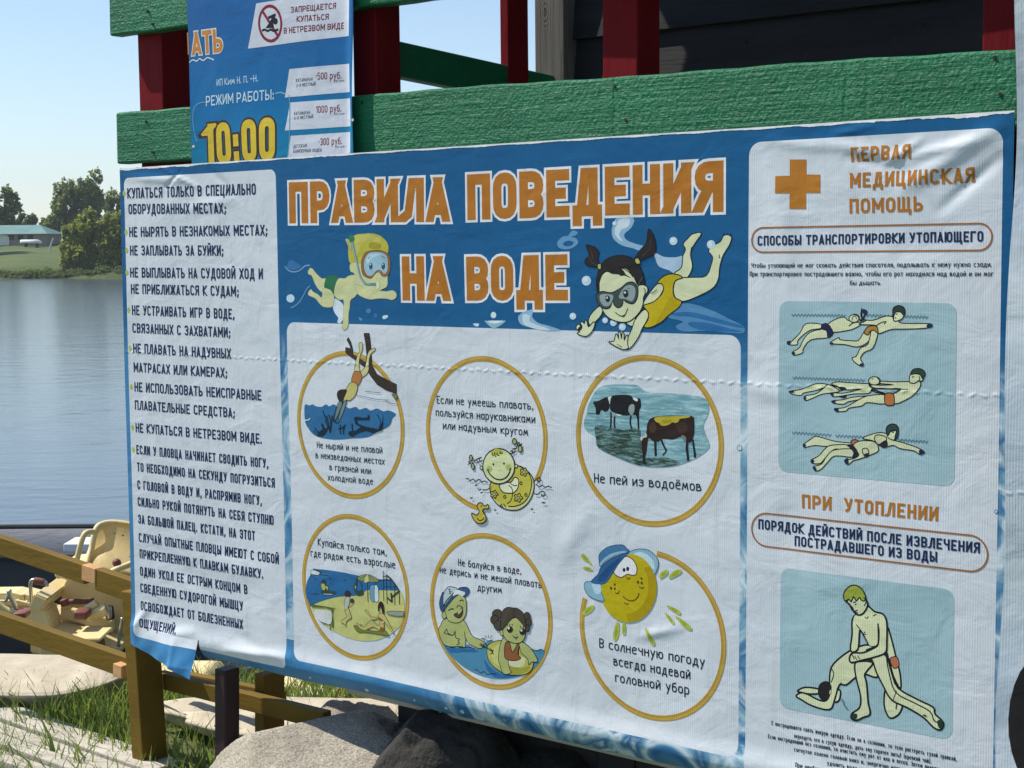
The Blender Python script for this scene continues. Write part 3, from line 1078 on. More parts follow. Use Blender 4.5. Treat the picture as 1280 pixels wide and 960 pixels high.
# left part: rounded seat block with crank
slab('deck', [(-60, 747), (18, 746), (30, 749), (52, 755), (52, 768), (-60, 765)], PY + .05, PY + .26, M['yellow'], .03)
def tb(name, pts, r, mat, dep=PY, n=10, r2=None):
    bm = bmesh.new()
    tube(bm, smooth_path([Q(x, y, dep + dd) - o3 for x, y, dd in pts], 4), r, n, r2)
    return obj(name, bm, mat, boat, True)
tb('grab_rail', [(39, 766, -.12), (39, 745, -.12), (38, 730, -.12), (41, 725, -.12), (50, 726, -.12), (57, 728, -.12), (59, 733, -.12)], .009, M['steel'])
tb('grip', [(43, 726, -.12), (49, 726.5, -.12), (55, 728, -.12)], .017, M['rail_lake'])
tb('crank', [(80, 753, -.06), (92, 752, -.06), (104, 752, -.06), (117, 750, -.06)], .014, M['rail_lake'])
tb('crank', [(80, 749, -.06), (82, 757, -.06)], .022, M['rail_lake'])
tb('crank', [(102, 766, -.10), (112, 759, -.10), (121, 753, -.10)], .018, M['yellow'])
tb('crank', [(110, 770, -.10), (122, 766, -.10), (134, 761, -.10)], .030, M['yellow'])
def lump(name, x, y, dd, sx, sy, sz, mat, rot=0, parent=boat, off=None):
    bm = bmesh.new()
    box(bm, (-sx, -sy, -sz), (sx, sy, sz), min(sx, sy, sz) * .5)
    bmesh.ops.rotate(bm, verts=bm.verts, matrix=Matrix.Rotation(rot, 3, 'Y'))
    bmesh.ops.translate(bm, verts=bm.verts, vec=Q(x, y, PY + dd) - (off or o3))
    return obj(name, bm, mat, parent, True)
lump('pedal', 103, 767, -.16, .032, .05, .020, M['rail_lake'], .1)
lump('pedal', 29, 766, -.10, .032, .06, .013, M['rail_lake'], -.05)
lump('bracket', 137, 766, -.06, .020, .02, .035, M['darkpost'], -.1)
tb('crank', [(136, 758, -.10), (136.5, 774, -.10)], .014, M['steel'])
tb('crank', [(11, 738, -.05), (14, 747, -.05), (19, 757, -.05), (21, 764, -.05)], .013, M['steel'])
tb('crank', [(13, 737, -.05), (10, 745, -.05), (7, 752, -.05)], .008, M['steel'])
tb('crank', [(-4, 754, -.05), (4, 760, -.05), (12, 764, -.05), (22, 764, -.05)], .016, M['yellow'])
tb('seat_leg', [(153, 772, -.2), (150, 790, -.2), (148, 808, -.2)], .008, M['steel'])
# chair: two shells seen in the photo: a wide backrest with an armrest, opening to the right
def chair():
    bm = bmesh.new()
    back = [(70, 716), (82, 715), (94, 714), (103, 709), (108, 699), (113, 688), (116, 677), (118, 667), (121, 659), (128, 654.5), (138, 653.5), (152, 654), (168, 655)]
    # outer rim of the shell in the picture plane, filled as a thick curved wall
    rim = smooth_path([Q(x, y, PY + .25) for x, y in [(105, 710), (109, 699), (114, 687), (117, 672), (121, 660), (128, 655), (140, 653), (160, 655), (178, 660)]], 3)
    low = [Vector((p.x * 1.0, 0, Q(100, 716, PY).z)) for p in rim]
    rows = []
    for i, p in enumerate(rim):
        s = i / (len(rim) - 1)
        bow = .16 * math.sin(min(1, s * 1.6) * math.pi / 2)
        lo = Q(104 + 62 * s, 712 + 14 * s, PY)
        q1 = Vector((p.x, PY + .10 + bow, p.z))
        q0 = Vector((lo.x, PY - .06 + bow * .6, lo.z))
        rows.append([q1.lerp(q0, k / 8) + Vector((0, .05 * math.sin(k / 8 * math.pi), 0)) for k in range(9)])
    V = [[bm.verts.new(q - o3) for q in r] for r in rows]
    for A, B in zip(V, V[1:]):
        for k in range(8):
            bm.faces.new((A[k], A[k + 1], B[k + 1], B[k]))
    bmesh.ops.solidify(bm, geom=bm.faces[:], thickness=.02)
    s_ = obj('seat', bm, M['yellow'], boat, True)
    def part(name, pts, r, mat, r2=None):
        bm = bmesh.new()
        tube(bm, smooth_path([Q(x, y, PY + dd) - o3 for x, y, dd in pts], 4), r, 10, r2)
        return obj(name, bm, mat, s_, True)
    part('rim', [(105, 711, .0), (109, 699, .13), (114, 687, .18), (117, 672, .2), (121, 660, .22), (128, 655, .25), (140, 653, .27), (160, 655, .28), (178, 660, .28)], .015, M['yellow'])
    part('armrest', [(118, 665, .02), (110, 665, -.02), (105, 669, -.04), (101, 680, -.05), (97, 696, -.05), (95, 703, -.04)], .014, M['yellow'])
    part('base_rim', [(72, 718, -.05), (80, 716, -.06), (92, 712, -.06), (106, 706, -.04)], .022, M['yellow'])
    part('base_rim', [(72, 717, -.05), (88, 721, -.08), (104, 725, -.08), (128, 732, -.08), (170, 742, -.08)], .018, M['yellow'])
    part('base_rim', [(137, 716, -.08), (147, 711, -.08), (158, 707, -.06), (170, 702, -.02)], .015, M['yellow'])
    part('lever', [(146, 712, -.06), (146, 706, -.06)], .007, M['steel'])
    bm = bmesh.new()
    bmesh.ops.create_icosphere(bm, subdivisions=2, radius=.022)
    bmesh.ops.translate(bm, verts=bm.verts, vec=Q(146, 703.5, PY - .06) - o3)
    obj('knob', bm, M['rail_lake'], s_, True)
    for (x, y) in [(143, 666), (153.5, 669)]:
        bm = bmesh.new()
        bmesh.ops.create_icosphere(bm, subdivisions=1, radius=.006, matrix=Matrix.Translation(Q(x, y, PY + .18) - o3))
        obj('bolt', bm, M['rail_lake'], s_)
chair()
slab('seat', [(60, 716), (110, 712), (185, 738), (185, 760), (120, 742), (75, 724)], PY + .05, PY + .45, M['yellow'], .01)
for dy, yy in ((.45, -.50),):
    bm = pontoon_bm(3.2, .5, .34)
    bmesh.ops.translate(bm, verts=bm.verts, vec=(.2, yy + 1.0, -.10))
    obj('float', bm, M['pontoon'], boat, True)

# --- floats drawn up on the grass: bow placed, hull run back from it
def lone_float(label, bx_px, bow_y, head, L, W, H, zb, mat, double=False):
    z0 = zb
    b = GZ(bx_px[0], bx_px[1], zb + H * .7) if bow_y is None else GY(bx_px[0], bx_px[1], bow_y)
    dx, dy = math.cos(head), math.sin(head)
    t = thing('boat_float', label, 'boat float', (b.x - dx * L / 2, b.y - dy * L / 2, z0), head, 'boat floats lying on the bank')
    bm = pontoon_bm(L, W, H, double)
    obj('hull', bm, M[mat], t, True)
    for sd in (-1, 1):
        bm = bmesh.new()
        pts = []
        for i in range(19):
            s = .03 + .955 * i / 18
            e = max(0, (s - .62) / .38, (.45 - s) / .45 if double else 0)
            w = W / 2 * math.sqrt(max(.0004, 1 - e ** 2.4))
            zb_ = H * .62 * e ** 2.2
            zt = H * (1 + .08 * e - .10 * e ** 5)
            pts.append((L * (s - .5), sd * w * 1.03, zb_ + (zt - zb_) * .66))
        tube(bm, smooth_path(pts, 2), .009, 6)
        obj('rubbing_strip', bm, M[mat], t, True)
    return t
lone_float('long cream float with a scuffed top lying on the grass behind the left fence post', (174, 846), 5.83, R(-3), .78, .50, .185, -.165, 'pontoon_old', True)
lone_float('pale yellow float tip pointing left just above the scuffed cream float', (3, 838), 6.22, R(177), .90, .30, .15, -.235, 'yellow')
lone_float('cream float with its blunt bow to the left, between fence post and dark post', (196, 893), 5.34, R(176), 1.9, .30, .15, -.14, 'pontoon_old')
lone_float('nearest cream float, rounded bow beside the dark post, seen under the rail', (231, 911), 5.24, R(172), 1.9, .34, .125, -.125, 'pontoon_old')
lone_float('cream float behind the far fence post, its bow hidden by the rail', (338, 868), 5.85, R(172), 1.9, .36, .15, -.26, 'pontoon')
# dark hull drawn up behind the floats
a, c = GY(-90, 815, 6.95), GY(560, 815, 6.95)
t = thing('rowing_boat', 'dark rowing boat drawn up on the bank behind the cream floats', 'boat', ((a.x + c.x) / 2, 7.0, -.62), R(2))
bm = bmesh.new()
hull_mesh(bm, c.x - a.x, 1.0, .40, 16, .10)
obj('hull', bm, [M['darkboat'], M['darkboat']], t, True)
for s in (-.5, .5):
    bm = bmesh.new()
    box(bm, (s - .1, -.42, .26), (s + .1, .42, .29), .004)
    obj('thwart', bm, M['mustard'], t)
# seats and housings of another pedal boat, seen through the gap right of the far fence post
o9 = GY(400, 890, 5.75)
b9 = thing('pedal_boat', 'cream and brown pedal boat seen under the banner, right of the far fence post', 'pedal boat', o9, 0, 'pedal boats drawn up on the bank')
o9 = Vector(b9.location)
for nm, pts, y0, y1, mt in [('deck', [(350, 876), (372, 866), (398, 866), (418, 880), (424, 890), (350, 892)], 5.72, 5.95, 'pontoon'),
                            ('seat', [(352, 852), (380, 850), (384, 864), (366, 868), (354, 866)], 5.85, 6.05, 'yellow'),
                            ('seat', [(420, 862), (452, 866), (462, 880), (446, 888), (426, 886)], 5.70, 5.90, 'endgrain'),
                            ('console', [(386, 850), (424, 856), (420, 872), (396, 866)], 5.92, 6.1, 'mustard'),
                            ('hull', [(330, 886), (480, 888), (480, 930), (330, 925)], 5.80, 6.1, 'darkboat')]:
    slab(nm, pts, y0, y1, M[mt], .006, b9, o9, (y0 + y1) / 2)
# ------------------------------------------------------------------ PRINTED BANNERS: surface shape, ink and lettering
def ridge(x, z, a, b, s, h):
    """long soft fold from a to b, s wide, h high"""
    ax, az = a; bx_, bz_ = b
    dx, dz = bx_ - ax, bz_ - az
    L2 = dx * dx + dz * dz
    t = ((x - ax) * dx + (z - az) * dz) / L2
    tc = np.clip(t, 0, 1)
    d2 = (x - ax - dx * tc) ** 2 + (z - az - dz * tc) ** 2
    return h * np.exp(-d2 / (s * s)) * (0.35 + 0.65 * np.sin(np.clip(t, 0, 1) * np.pi))

def lc(x, y, d=3.0):
    u, v = PL(x, y, d)
    return (u - BX, v - BZ)
FOLDS = []
for (x0, y0, x1, y1, s, h) in [
    (1020, 176, 1120, 196, .022, .006), (1105, 206, 1150, 176, .016, .006), (1140, 196, 1215, 176, .018, .008), (1130, 235, 1250, 158, .030, .009),
    (1175, 262, 1252, 196, .020, -.006), (1040, 168, 1090, 158, .012, .004), (1218, 150, 1262, 200, .02, .005), (960, 176, 1040, 186, .018, .004),
    (1060, 196, 1130, 214, .02, -.005), (960, 210, 990, 330, .03, .003), (1010, 280, 1180, 300, .05, -.002),
    (160, 222, 235, 226, .020, .006), (195, 206, 250, 236, .012, .005), (262, 212, 300, 250, .016, -.004), (232, 262, 300, 246, .03, .004), (205, 235, 225, 215, .01, -.005),
    (170, 800, 240, 790, .018, .007), (165, 792, 185, 760, .014, .005), (285, 812, 362, 822, .013, .006), (300, 795, 355, 838, .022, -.004),
    (205, 690, 262, 740, .03, -.003), (260, 700, 330, 720, .035, .003),
    (360, 862, 700, 938, .016, .006), (640, 924, 960, 1000, .018, .005), (420, 865, 560, 900, .010, -.004),
    (690, 470, 780, 560, .05, .002), (560, 640, 700, 720, .06, -.002), (700, 700, 735, 640, .03, .003), (880, 700, 905, 860, .05, .002),
    (1080, 640, 1200, 700, .05, .002), (1000, 600, 980, 700, .04, -.002), (930, 480, 990, 500, .02, .003),
    (812, 835, 770, 800, .02, .002), (800, 795, 850, 785, .012, .003)]:
    FOLDS.append((lc(x0, y0), lc(x1, y1), s * (.62 if y1 < 300 else 1), h * (.62 if y1 < 300 else 1)))

def w_main(x, z):
    x = np.asarray(x, float); z = np.asarray(z, float)
    w = .004 * np.sin(x * 3.1 + z * 1.3) + .0018 * np.sin(x * 8.3 + 1 + z * 2.1) * np.cos(z * 4.2)
    for a, b, s, h in FOLDS:
        w = w + ridge(x, z, a, b, s, h)
    # lower edge rolls back round its batten
    e = np.clip((.045 - z) / .045, 0, 1)
    return w + .006 * np.exp(-((z - .055) / .03) ** 2) - .022 * e ** 2

def w_second(x, z):
    x = np.asarray(x, float); z = np.asarray(z, float)
    return .004 * np.sin(x * 9 + z * 3) + .003 * np.sin(x * 17 + z * 9 + 1) + .002 * np.sin(z * 14 + x * 5)

class Print:
    def __init__(s, name, d, bx, bz, wf, parent):
        s.name, s.d, s.bx, s.bz, s.wf, s.parent = name, d, bx, bz, wf, parent
        s.v, s.f, s.mi, s.mats = [], [], [], []
    def P(s, x, y):
        u, v = PL(x, y, s.d)
        return (u - s.bx, v - s.bz)
    def mat(s, m):
        if m not in s.mats:
            s.mats.append(m)
        return s.mats.index(m)
    def poly(s, pts, h, m):
        ar = sum(a[0] * b[1] - b[0] * a[1] for a, b in zip(pts, pts[1:] + pts[:1]))
        if abs(ar) < 1e-10:
            return
        if ar < 0:
            pts = pts[::-1]
        k = len(s.v)
        s.v += [(p[0], p[1], h) for p in pts]
        s.f.append(tuple(range(k, k + len(pts))))
        s.mi.append(s.mat(m))
    def fill(s, pts, h, m, cell=.012):
        tris = tessellate_polygon([[Vector((p[0], p[1], 0)) for p in pts]])
        xs, zs = [p[0] for p in pts], [p[1] for p in pts]
        if max(max(xs) - min(xs), max(zs) - min(zs)) < 1.5 * cell:
            for t in tris:
                s.poly([pts[i] for i in t], h, m)
            return
        bm = bmesh.new()
        V = [bm.verts.new((p[0], p[1], 0)) for p in pts]
        for t in tris:
            try:
                bm.faces.new([V[i] for i in t])
            except ValueError:
                pass
        for ax, vals in ((0, xs), (1, zs)):
            c = math.floor(min(vals) / cell) * cell + cell
            while c < max(vals):
                no = (1, 0, 0) if ax == 0 else (0, 1, 0)
                co = (c, 0, 0) if ax == 0 else (0, c, 0)
                bmesh.ops.bisect_plane(bm, geom=bm.verts[:] + bm.edges[:] + bm.faces[:], plane_co=co, plane_no=no, dist=1e-7)
                c += cell
        for f in bm.faces:
            s.poly([(v.co.x, v.co.y) for v in f.verts], h, m)
        bm.free()
    def stroke(s, pts, t, h, m, closed=False, clip=None, ext=0.0, seg=.014):
        """ribbon of width t along pts with mitred joints, optionally cut off at two heights"""
        q = [np.array(pts[0], float)]
        for p in pts[1:]:
            p = np.array(p, float)
            if np.hypot(*(p - q[-1])) > 1e-6:
                q.append(p)
        if closed and len(q) > 2 and np.hypot(*(q[0] - q[-1])) < 1e-6:
            q.pop()
        if len(q) < 2:
            return
        if ext and not closed:
            d0 = q[0] - q[1]; q[0] = q[0] + d0 / np.hypot(*d0) * ext
            d1 = q[-1] - q[-2]; q[-1] = q[-1] + d1 / np.hypot(*d1) * ext
        n = len(q)
        L, Rr = [], []
        for i in range(n):
            if closed:
                a, b = q[i] - q[i - 1], q[(i + 1) % n] - q[i]
            else:
                a = q[i] - q[i - 1] if i else q[1] - q[0]
                b = q[i + 1] - q[i] if i < n - 1 else q[i] - q[i - 1]
            a = a / np.hypot(*a); b = b / np.hypot(*b)
            na, nb = np.array([-a[1], a[0]]), np.array([-b[1], b[0]])
            mv = na + nb
            l = np.hypot(*mv)
            if l < .25:
                mv, k = na, 1.0
            else:
                mv = mv / l
                k = min(1 / max(mv @ na, .12), 7 if clip else 2.2)
            L.append(q[i] + mv * k * t / 2)
            Rr.append(q[i] - mv * k * t / 2)
        for i in range(n if closed else n - 1):
            j = (i + 1) % n
            ln = np.hypot(*(q[j] - q[i]))
            c = max(1, int(ln / seg + .5)) if t < .3 else 1
            for k in range(c):
                a, b = k / c, (k + 1) / c
                quad = [L[i] + (L[j] - L[i]) * a, Rr[i] + (Rr[j] - Rr[i]) * a, Rr[i] + (Rr[j] - Rr[i]) * b, L[i] + (L[j] - L[i]) * b]
                quad = [tuple(z) for z in quad]
                if clip:
                    quad = clipz(quad, clip[0], clip[1])
                if len(quad) > 2:
                    s.poly(quad, h, m)
    def finish(s, name=None):
        name = name or s.name
        v = np.array(s.v)
        w = s.wf(v[:, 0], v[:, 1])
        e = 1e-4
        wx = (s.wf(v[:, 0] + e, v[:, 1]) - s.wf(v[:, 0] - e, v[:, 1])) / (2 * e)
        wz = (s.wf(v[:, 0], v[:, 1] + e) - s.wf(v[:, 0], v[:, 1] - e)) / (2 * e)
        me = bpy.data.meshes.new(name)
        me.from_pydata([(a, -(b + c), d) for a, d, b, c in zip(v[:, 0], v[:, 1], w, v[:, 2])], [], s.f)
        nn = np.stack([-wx, -np.ones(len(v)), -wz], 1)
        nn /= np.linalg.norm(nn, axis=1)[:, None]
        for m in s.mats:
            me.materials.append(m)
        me.polygons.foreach_set('material_index', s.mi)
        me.polygons.foreach_set('use_smooth', [True] * len(s.f))
        me.normals_split_custom_set_from_vertices([tuple(q) for q in nn])
        o = bpy.data.objects.new(name, me)
        COL.objects.link(o)
        o.parent = s.parent
        return o

def clipz(poly, lo, hi):
    for sgn, lim in ((1, lo), (-1, -hi)):
        out = []
        for a, b in zip(poly, poly[1:] + poly[:1]):
            fa, fb = sgn * a[1] - lim, sgn * b[1] - lim
            if fa >= 0:
                out.append(a)
            if (fa > 0 > fb) or (fa < 0 < fb):
                r = fa / (fa - fb)
                out.append((a[0] + (b[0] - a[0]) * r, a[1] + (b[1] - a[1]) * r))
        poly = out
        if len(poly) < 3:
            return []
    return poly

# stroke alphabet: points as two base-36 digits, baseline at 3, capitals to d, small letters to a; ~ rounds corners, = closes
GL = {
'А': (4, '03 2d|2d 43|15 35'), 'Б': (4, '4d 0d 03|~08 48 43 03'), 'В': (4, '0d 03|~0d 4d 48 08|~08 48 43 03'), 'Г': (3.6, '03 0d 4d'),
'Д': (5, '01 03 53 51|13 2d 4d 43'), 'Е': (3.6, '4d 0d 03 43|08 38'), 'Ж': (6, '33 3d|0d 28 03|6d 48 63|28 48'), 'З': (4, '~0b 0d 4d 48 18|~18 48 43 03 05'),
'И': (4, '0d 03|03 4d|4d 43'), 'Й': (4, '0d 03|03 4d|4d 43|~1g 1f 3f 3g'), 'К': (4, '03 0d|4d 08|08 43'), 'Л': (4.4, '03 14 2d 4d 43'), 'М': (5.4, '03 0d|0d 36|36 6d|6d 63'),
'Н': (4, '0d 03|43 4d|08 48'), 'О': (4, '=03 0d 4d 43'), 'П': (4, '03 0d 4d 43'), 'Р': (4, '03 0d|~0d 4d 47 07'), 'С': (4, '~4b 4d 0d 03 43 45'),
'Т': (4, '0d 4d|2d 23'), 'У': (4, '~4d 23 03|0d 27'), 'Х': (4, '03 4d|0d 43'), 'Ц': (4.6, '0d 03 53 51|4d 43'), 'Ч': (4, '~0d 08 48|4d 43'),
'Ш': (6, '0d 03 63 6d|33 3d'), 'Щ': (6.6, '0d 03 73 71|6d 63|33 3d'), 'Ы': (5.4, '0d 03|~08 38 33 03|5d 53'), 'Ь': (3.8, '0d 03|~08 48 43 03'),
'Э': (4, '~0b 0d 4d 43 03 05|48 18'), 'Ю': (6, '03 0d|08 28|=23 2d 6d 63'), 'Я': (4, '43 4d|~4d 0d 08 48|28 03'),
'0': (4, '=03 0d 4d 43'), '1': (1.3, '0c 1d|1d 13'), '2': (4, '~0b 0d 4d 49 04|03 43'), '3': (4, '~0b 0d 4d 48 18|~18 48 43 03 05'), '4': (4, '35 3d|3d 05|05 45|35 33'), '5': (4, '4d 0d 09|~09 49 43 03 05'),
'а': (4, '=03 0a 4a 43|4a 43'), 'б': (4, '=03 09 49 43|~06 0c 3d 4d'), 'в': (4, '03 0a|~0a 3a 37 07|~07 47 43 03'), 'г': (3, '03 0a 3a'), 'д': (5, '01 03 53 51|13 2a 4a 43'),
'е': (4, '~07 47 4a 0a 03 43 44'), 'ё': (4, '~07 47 4a 0a 03 43 44|1c 1d|3c 3d'), 'ж': (6, '33 3a|0a 27 03|6a 47 63|27 47'), 'з': (4, '~09 0a 4a 47 17|~17 47 43 03 04'),
'и': (4, '0a 03|03 4a|4a 43'), 'й': (4, '0a 03|03 4a|4a 43|~1d 1c 3c 3d'), 'к': (4, '03 0a|4a 07|07 43'), 'л': (4, '03 2a 4a 43'), 'м': (5.2, '03 1a|1a 35|35 5a|5a 63'), 'н': (4, '0a 03|43 4a|07 47'),
'о': (4, '=03 0a 4a 43'), 'п': (4, '03 0a 4a 43'), 'р': (4, '00 0a|~0a 4a 43 03'), 'с': (3.8, '~49 4a 0a 03 43 44'), 'т': (4, '0a 4a|2a 23'), 'у': (4, '4a 10|0a 24'), 'ф': (4.4, '20 2d|=03 0a 4a 43'),
'х': (4, '03 4a|0a 43'), 'ц': (4.6, '0a 03 53 51|4a 43'), 'ч': (4, '~0a 07 47|4a 43'), 'ш': (6, '0a 03 63 6a|33 3a'), 'щ': (6.6, '0a 03 73 71|6a 63|33 3a'), 'ы': (5.4, '0a 03|~07 37 33 03|5a 53'),
'ь': (3.8, '0a 03|~07 47 43 03'), 'э': (4, '~09 0a 4a 43 03 04|47 17'), 'ю': (6, '03 0a|07 27|=23 2a 6a 63'), 'я': (4, '43 4a|~4a 0a 07 47|27 03'),
'.': (.3, '03 04'), ',': (.6, '14 02'), ':': (.3, '03 04|08 09'), ';': (.6, '14 02|18 19'), '-': (3, '08 38'), '(': (1.4, '~2e 0c 04 22'), ')': (1.4, '~0e 2c 24 02'), '·': (.5, '08 09'),
}
def rounded(pts, r, closed):
    out = []
    n = len(pts)
    for i, p in enumerate(pts):
        if not closed and i in (0, n - 1):
            out.append(p)
            continue
        a, b = pts[i - 1], pts[(i + 1) % n]
        la, lb = math.hypot(a[0] - p[0], a[1] - p[1]), math.hypot(b[0] - p[0], b[1] - p[1])
        fa = .5 if (closed or i > 1) else 1.0
        fb = .5 if (closed or i < n - 2) else 1.0
        ra, rb = min(r, la * fa) / max(la, 1e-9), min(r, lb * fb) / max(lb, 1e-9)
        A = (p[0] + (a[0] - p[0]) * ra, p[1] + (a[1] - p[1]) * ra)
        B = (p[0] + (b[0] - p[0]) * rb, p[1] + (b[1] - p[1]) * rb)
        for k in range(5):
            s = k / 4
            c = ((1 - s) ** 2, 2 * s * (1 - s) * .98, s * s)
            w = sum(c)
            out.append(((A[0] * c[0] + p[0] * c[1] + B[0] * c[2]) / w, (A[1] * c[0] + p[1] * c[1] + B[1] * c[2]) / w))
    return out

def text(pr, s, p0, p1, capx, t, m, h=.0005, gap=None, grow=0.0, space=.5, asc=.1):
    """lettering whose baseline runs between two picture points; capx: height of a capital there"""
    a = pr.P(*p0); b = pr.P(*p1); c = pr.P(p0[0], p0[1] - capx)
    H = c[1] - a[1]
    dx, dz = b[0] - a[0], b[1] - a[1]
    W = math.hypot(dx, dz)
    ex, ez = dx / W, dz / W
    t *= H
    gap = (.13 * H if gap is None else gap * H)
    units = sum(GL[ch][0] for ch in s if ch != ' ')
    nl = sum(1 for ch in s if ch != ' ')
    sp = space * H
    extra = 0
    prev = None
    for ch in s:
        if ch == ' ':
            extra += sp
            prev = None
        else:
            if prev:
                extra += gap
            prev = ch
    sx = (W - nl * t - extra) / units
    if sx * 4 < .12 * H:
        sx = .03 * H
    x = 0
    prev = None
    si = 0
    for ch in s:
        if ch == ' ':
            x += sp
            prev = None
            continue
        if prev:
            x += gap
        prev = ch
        gw, spec = GL[ch]
        x0 = x + t / 2
        wmax = 0
        strokes = []
        for st in spec.split('|'):
            kind = st[0] if st[0] in '~=' else ''
            pts = [(int(q[0], 36), int(q[1], 36)) for q in st.lstrip('~=').split()]
            wmax = max(wmax, max(q[0] for q in pts))
            strokes.append((kind, pts))
        kx = gw / wmax if wmax else 1
        for kind, pts in strokes:
            def my(y):
                if y <= 3:
                    return t / 2 + (y - 3) / 10 * H
                if y >= 13:
                    return H - t / 2 + (y - 13) / 10 * H
                return t / 2 + (y - 3) / 10 * (H - t)
            P_ = [(x0 + q[0] * sx * kx, my(q[1])) for q in pts]
            if kind:
                P_ = rounded(P_, 2.1 * sx * max(1, .25 * H / (4 * sx + 1e-9)) if sx else .1, kind == '=')
            ys = [q[1] for q in P_]
            flat = len(pts) == 2 and pts[0][1] == pts[1][1]
            lo, hi = min(ys) - t / 2 - grow, max(ys) + t / 2 + grow
            diag = not kind and any(u[0] != v[0] and u[1] != v[1] for u, v in zip(pts, pts[1:]))
            ends = [pts[0], pts[-1]]
            # straight ends reach the outer edge of the stroke
            if not kind or True:
                def stretch(i, j):
                    (xa, ya), (xb, yb) = P_[i], P_[j]
                    dd = math.hypot(xa - xb, ya - yb)
                    if dd < 1e-9:
                        return P_[i]
                    e = t / 2 + grow
                    if abs(ya - yb) > abs(xa - xb) * .6 and abs(ya - yb) > 1e-9:
                        e2 = e * (2.2 if diag else 1)
                        return (xa + (xa - xb) / dd * e2, ya + (ya - yb) / dd * e2)
                    return (xa + (xa - xb) / dd * (e if not kind else grow), ya + (ya - yb) / dd * (e if not kind else grow)) if len(pts) > 2 or pts[0][1] != pts[1][1] else (xa + (xa - xb) / dd * e, ya + (ya - yb) / dd * e)
                if kind != '=':
                    P_ = [stretch(0, 1)] + P_[1:-1] + [stretch(-1, -2)]
            Q_ = []
            # clip is done in glyph space, then the line's tilt is applied
            sub = Print('t', pr.d, pr.bx, pr.bz, pr.wf, None)
            sub.stroke(P_, t + 2 * grow, 0, 0, closed=(kind == '='), clip=(lo, hi), seg=.012)
            hh = h + si * 1.0e-5
            si = (si + 1) % 7
            for f in sub.f:
                pr.poly([(a[0] + sub.v[i][0] * ex - sub.v[i][1] * ez, a[1] + sub.v[i][0] * ez + sub.v[i][1] * ex) for i in f], hh, m)
        x += t + gw * sx
    return

def catmull(pts, closed, k=3):
    n = len(pts)
    out = []
    rng_ = range(n) if closed else range(n - 1)
    for i in rng_:
        p0 = pts[(i - 1) % n] if closed or i > 0 else pts[0]
        p1, p2 = pts[i], pts[(i + 1) % n]
        p3 = pts[(i + 2) % n] if closed or i < n - 2 else pts[-1]
        for j in range(k):
            s = j / k
            out.append(tuple(.5 * ((2 * p1[c]) + (p2[c] - p0[c]) * s + (2 * p0[c] - 5 * p1[c] + 4 * p2[c] - p3[c]) * s * s + (3 * p1[c] - p0[c] - 3 * p2[c] + p3[c]) * s ** 3) for c in (0, 1)))
    if not closed:
        out.append(tuple(pts[-1]))
    return out

BLACK = (22, 28, 34)
class Draw:
    """drawing traced in the coordinates of an enlargement: ox, oy, scale"""
    def __init__(s, pr, ox, oy, sc__, h=.00045, lw=.0022):
        s.pr, s.ox, s.oy, s.s, s.h, s.lw = pr, ox, oy, sc__, h, lw
    def pts(s, q):
        if isinstance(q, str):
            q = [tuple(float(c) for c in w.split(',')) for w in q.split()]
        return [s.pr.P(s.ox + x * s.s, s.oy + y * s.s) for x, y in q]
    def up(s):
        s.h += .00002
        return s.h
    def f(s, col, q, out=1, smooth=True, lw=None, ocol=BLACK):
        p = s.pts(q)
        if smooth:
            p = catmull(p, True)
        s.pr.fill(p, s.up(), inkmat(*col))
        if out:
            s.pr.stroke(p, lw or s.lw, s.up(), inkmat(*ocol), closed=True)
    def l(s, q, lw=None, col=BLACK, smooth=True, closed=False):
        p = s.pts(q)
        if smooth:
            p = catmull(p, closed)
        s.pr.stroke(p, lw or s.lw, s.up(), inkmat(*col), closed=closed)
    def o(s, col, cx, cy, rx, ry, out=1, lw=None, ocol=BLACK, rot=0):
        q = []
        for k in range(20):
            a = k / 20 * 2 * math.pi
            x, y = rx * math.cos(a), ry * math.sin(a)
            q.append((cx + x * math.cos(rot) - y * math.sin(rot), cy + x * math.sin(rot) + y * math.cos(rot)))
        p = s.pts(q)
        if col:
            s.pr.fill(p, s.up(), inkmat(*col))
        if out:
            s.pr.stroke(p, lw or s.lw, s.up(), inkmat(*ocol), closed=True)

# ---- the rules banner
ban = thing('rules_banner', 'large blue and white banner of water safety rules with orange title and six round pictures', 'banner', LW(BX, 3.0, BZ), ROTZ)
TOPV = sum(PL(x, y)[1] for x, y in ((148, 210), (445, 192), (708, 175), (1268, 140))) / 4 - BZ
LU, RU = PL(148, 210)[0] - BX, PL(1268, 140)[0] - BX
def panel(x0, y0, x1, y1, x2=None, y2=None):
    pass
def mean_u(*p):
    return sum(lc(*q)[0] for q in p) / len(p)
def mean_z(*p):
    return sum(lc(*q)[1] for q in p) / len(p)
A1 = (mean_u((155.5, 300), (162.5, 500)) , mean_u((342.5, 215), (352, 560), (358, 800)), mean_z((165, 795), (355, 833)), mean_z((200, 219), (300, 215)))
A2 = (mean_u((356.5, 430), (362, 600), (368, 780)), mean_u((917, 460), (921, 700), (936, 900)), mean_z((500, 857), (560, 869), (926, 941)), mean_z((400, 405), (560, 408), (800, 415)))
A3 = (mean_u((934, 250), (930, 600), (937, 900)), mean_u((1253, 200), (1248, 560), (1241, 900)), -.04, mean_z((980, 176), (1100, 168), (1220, 161)))

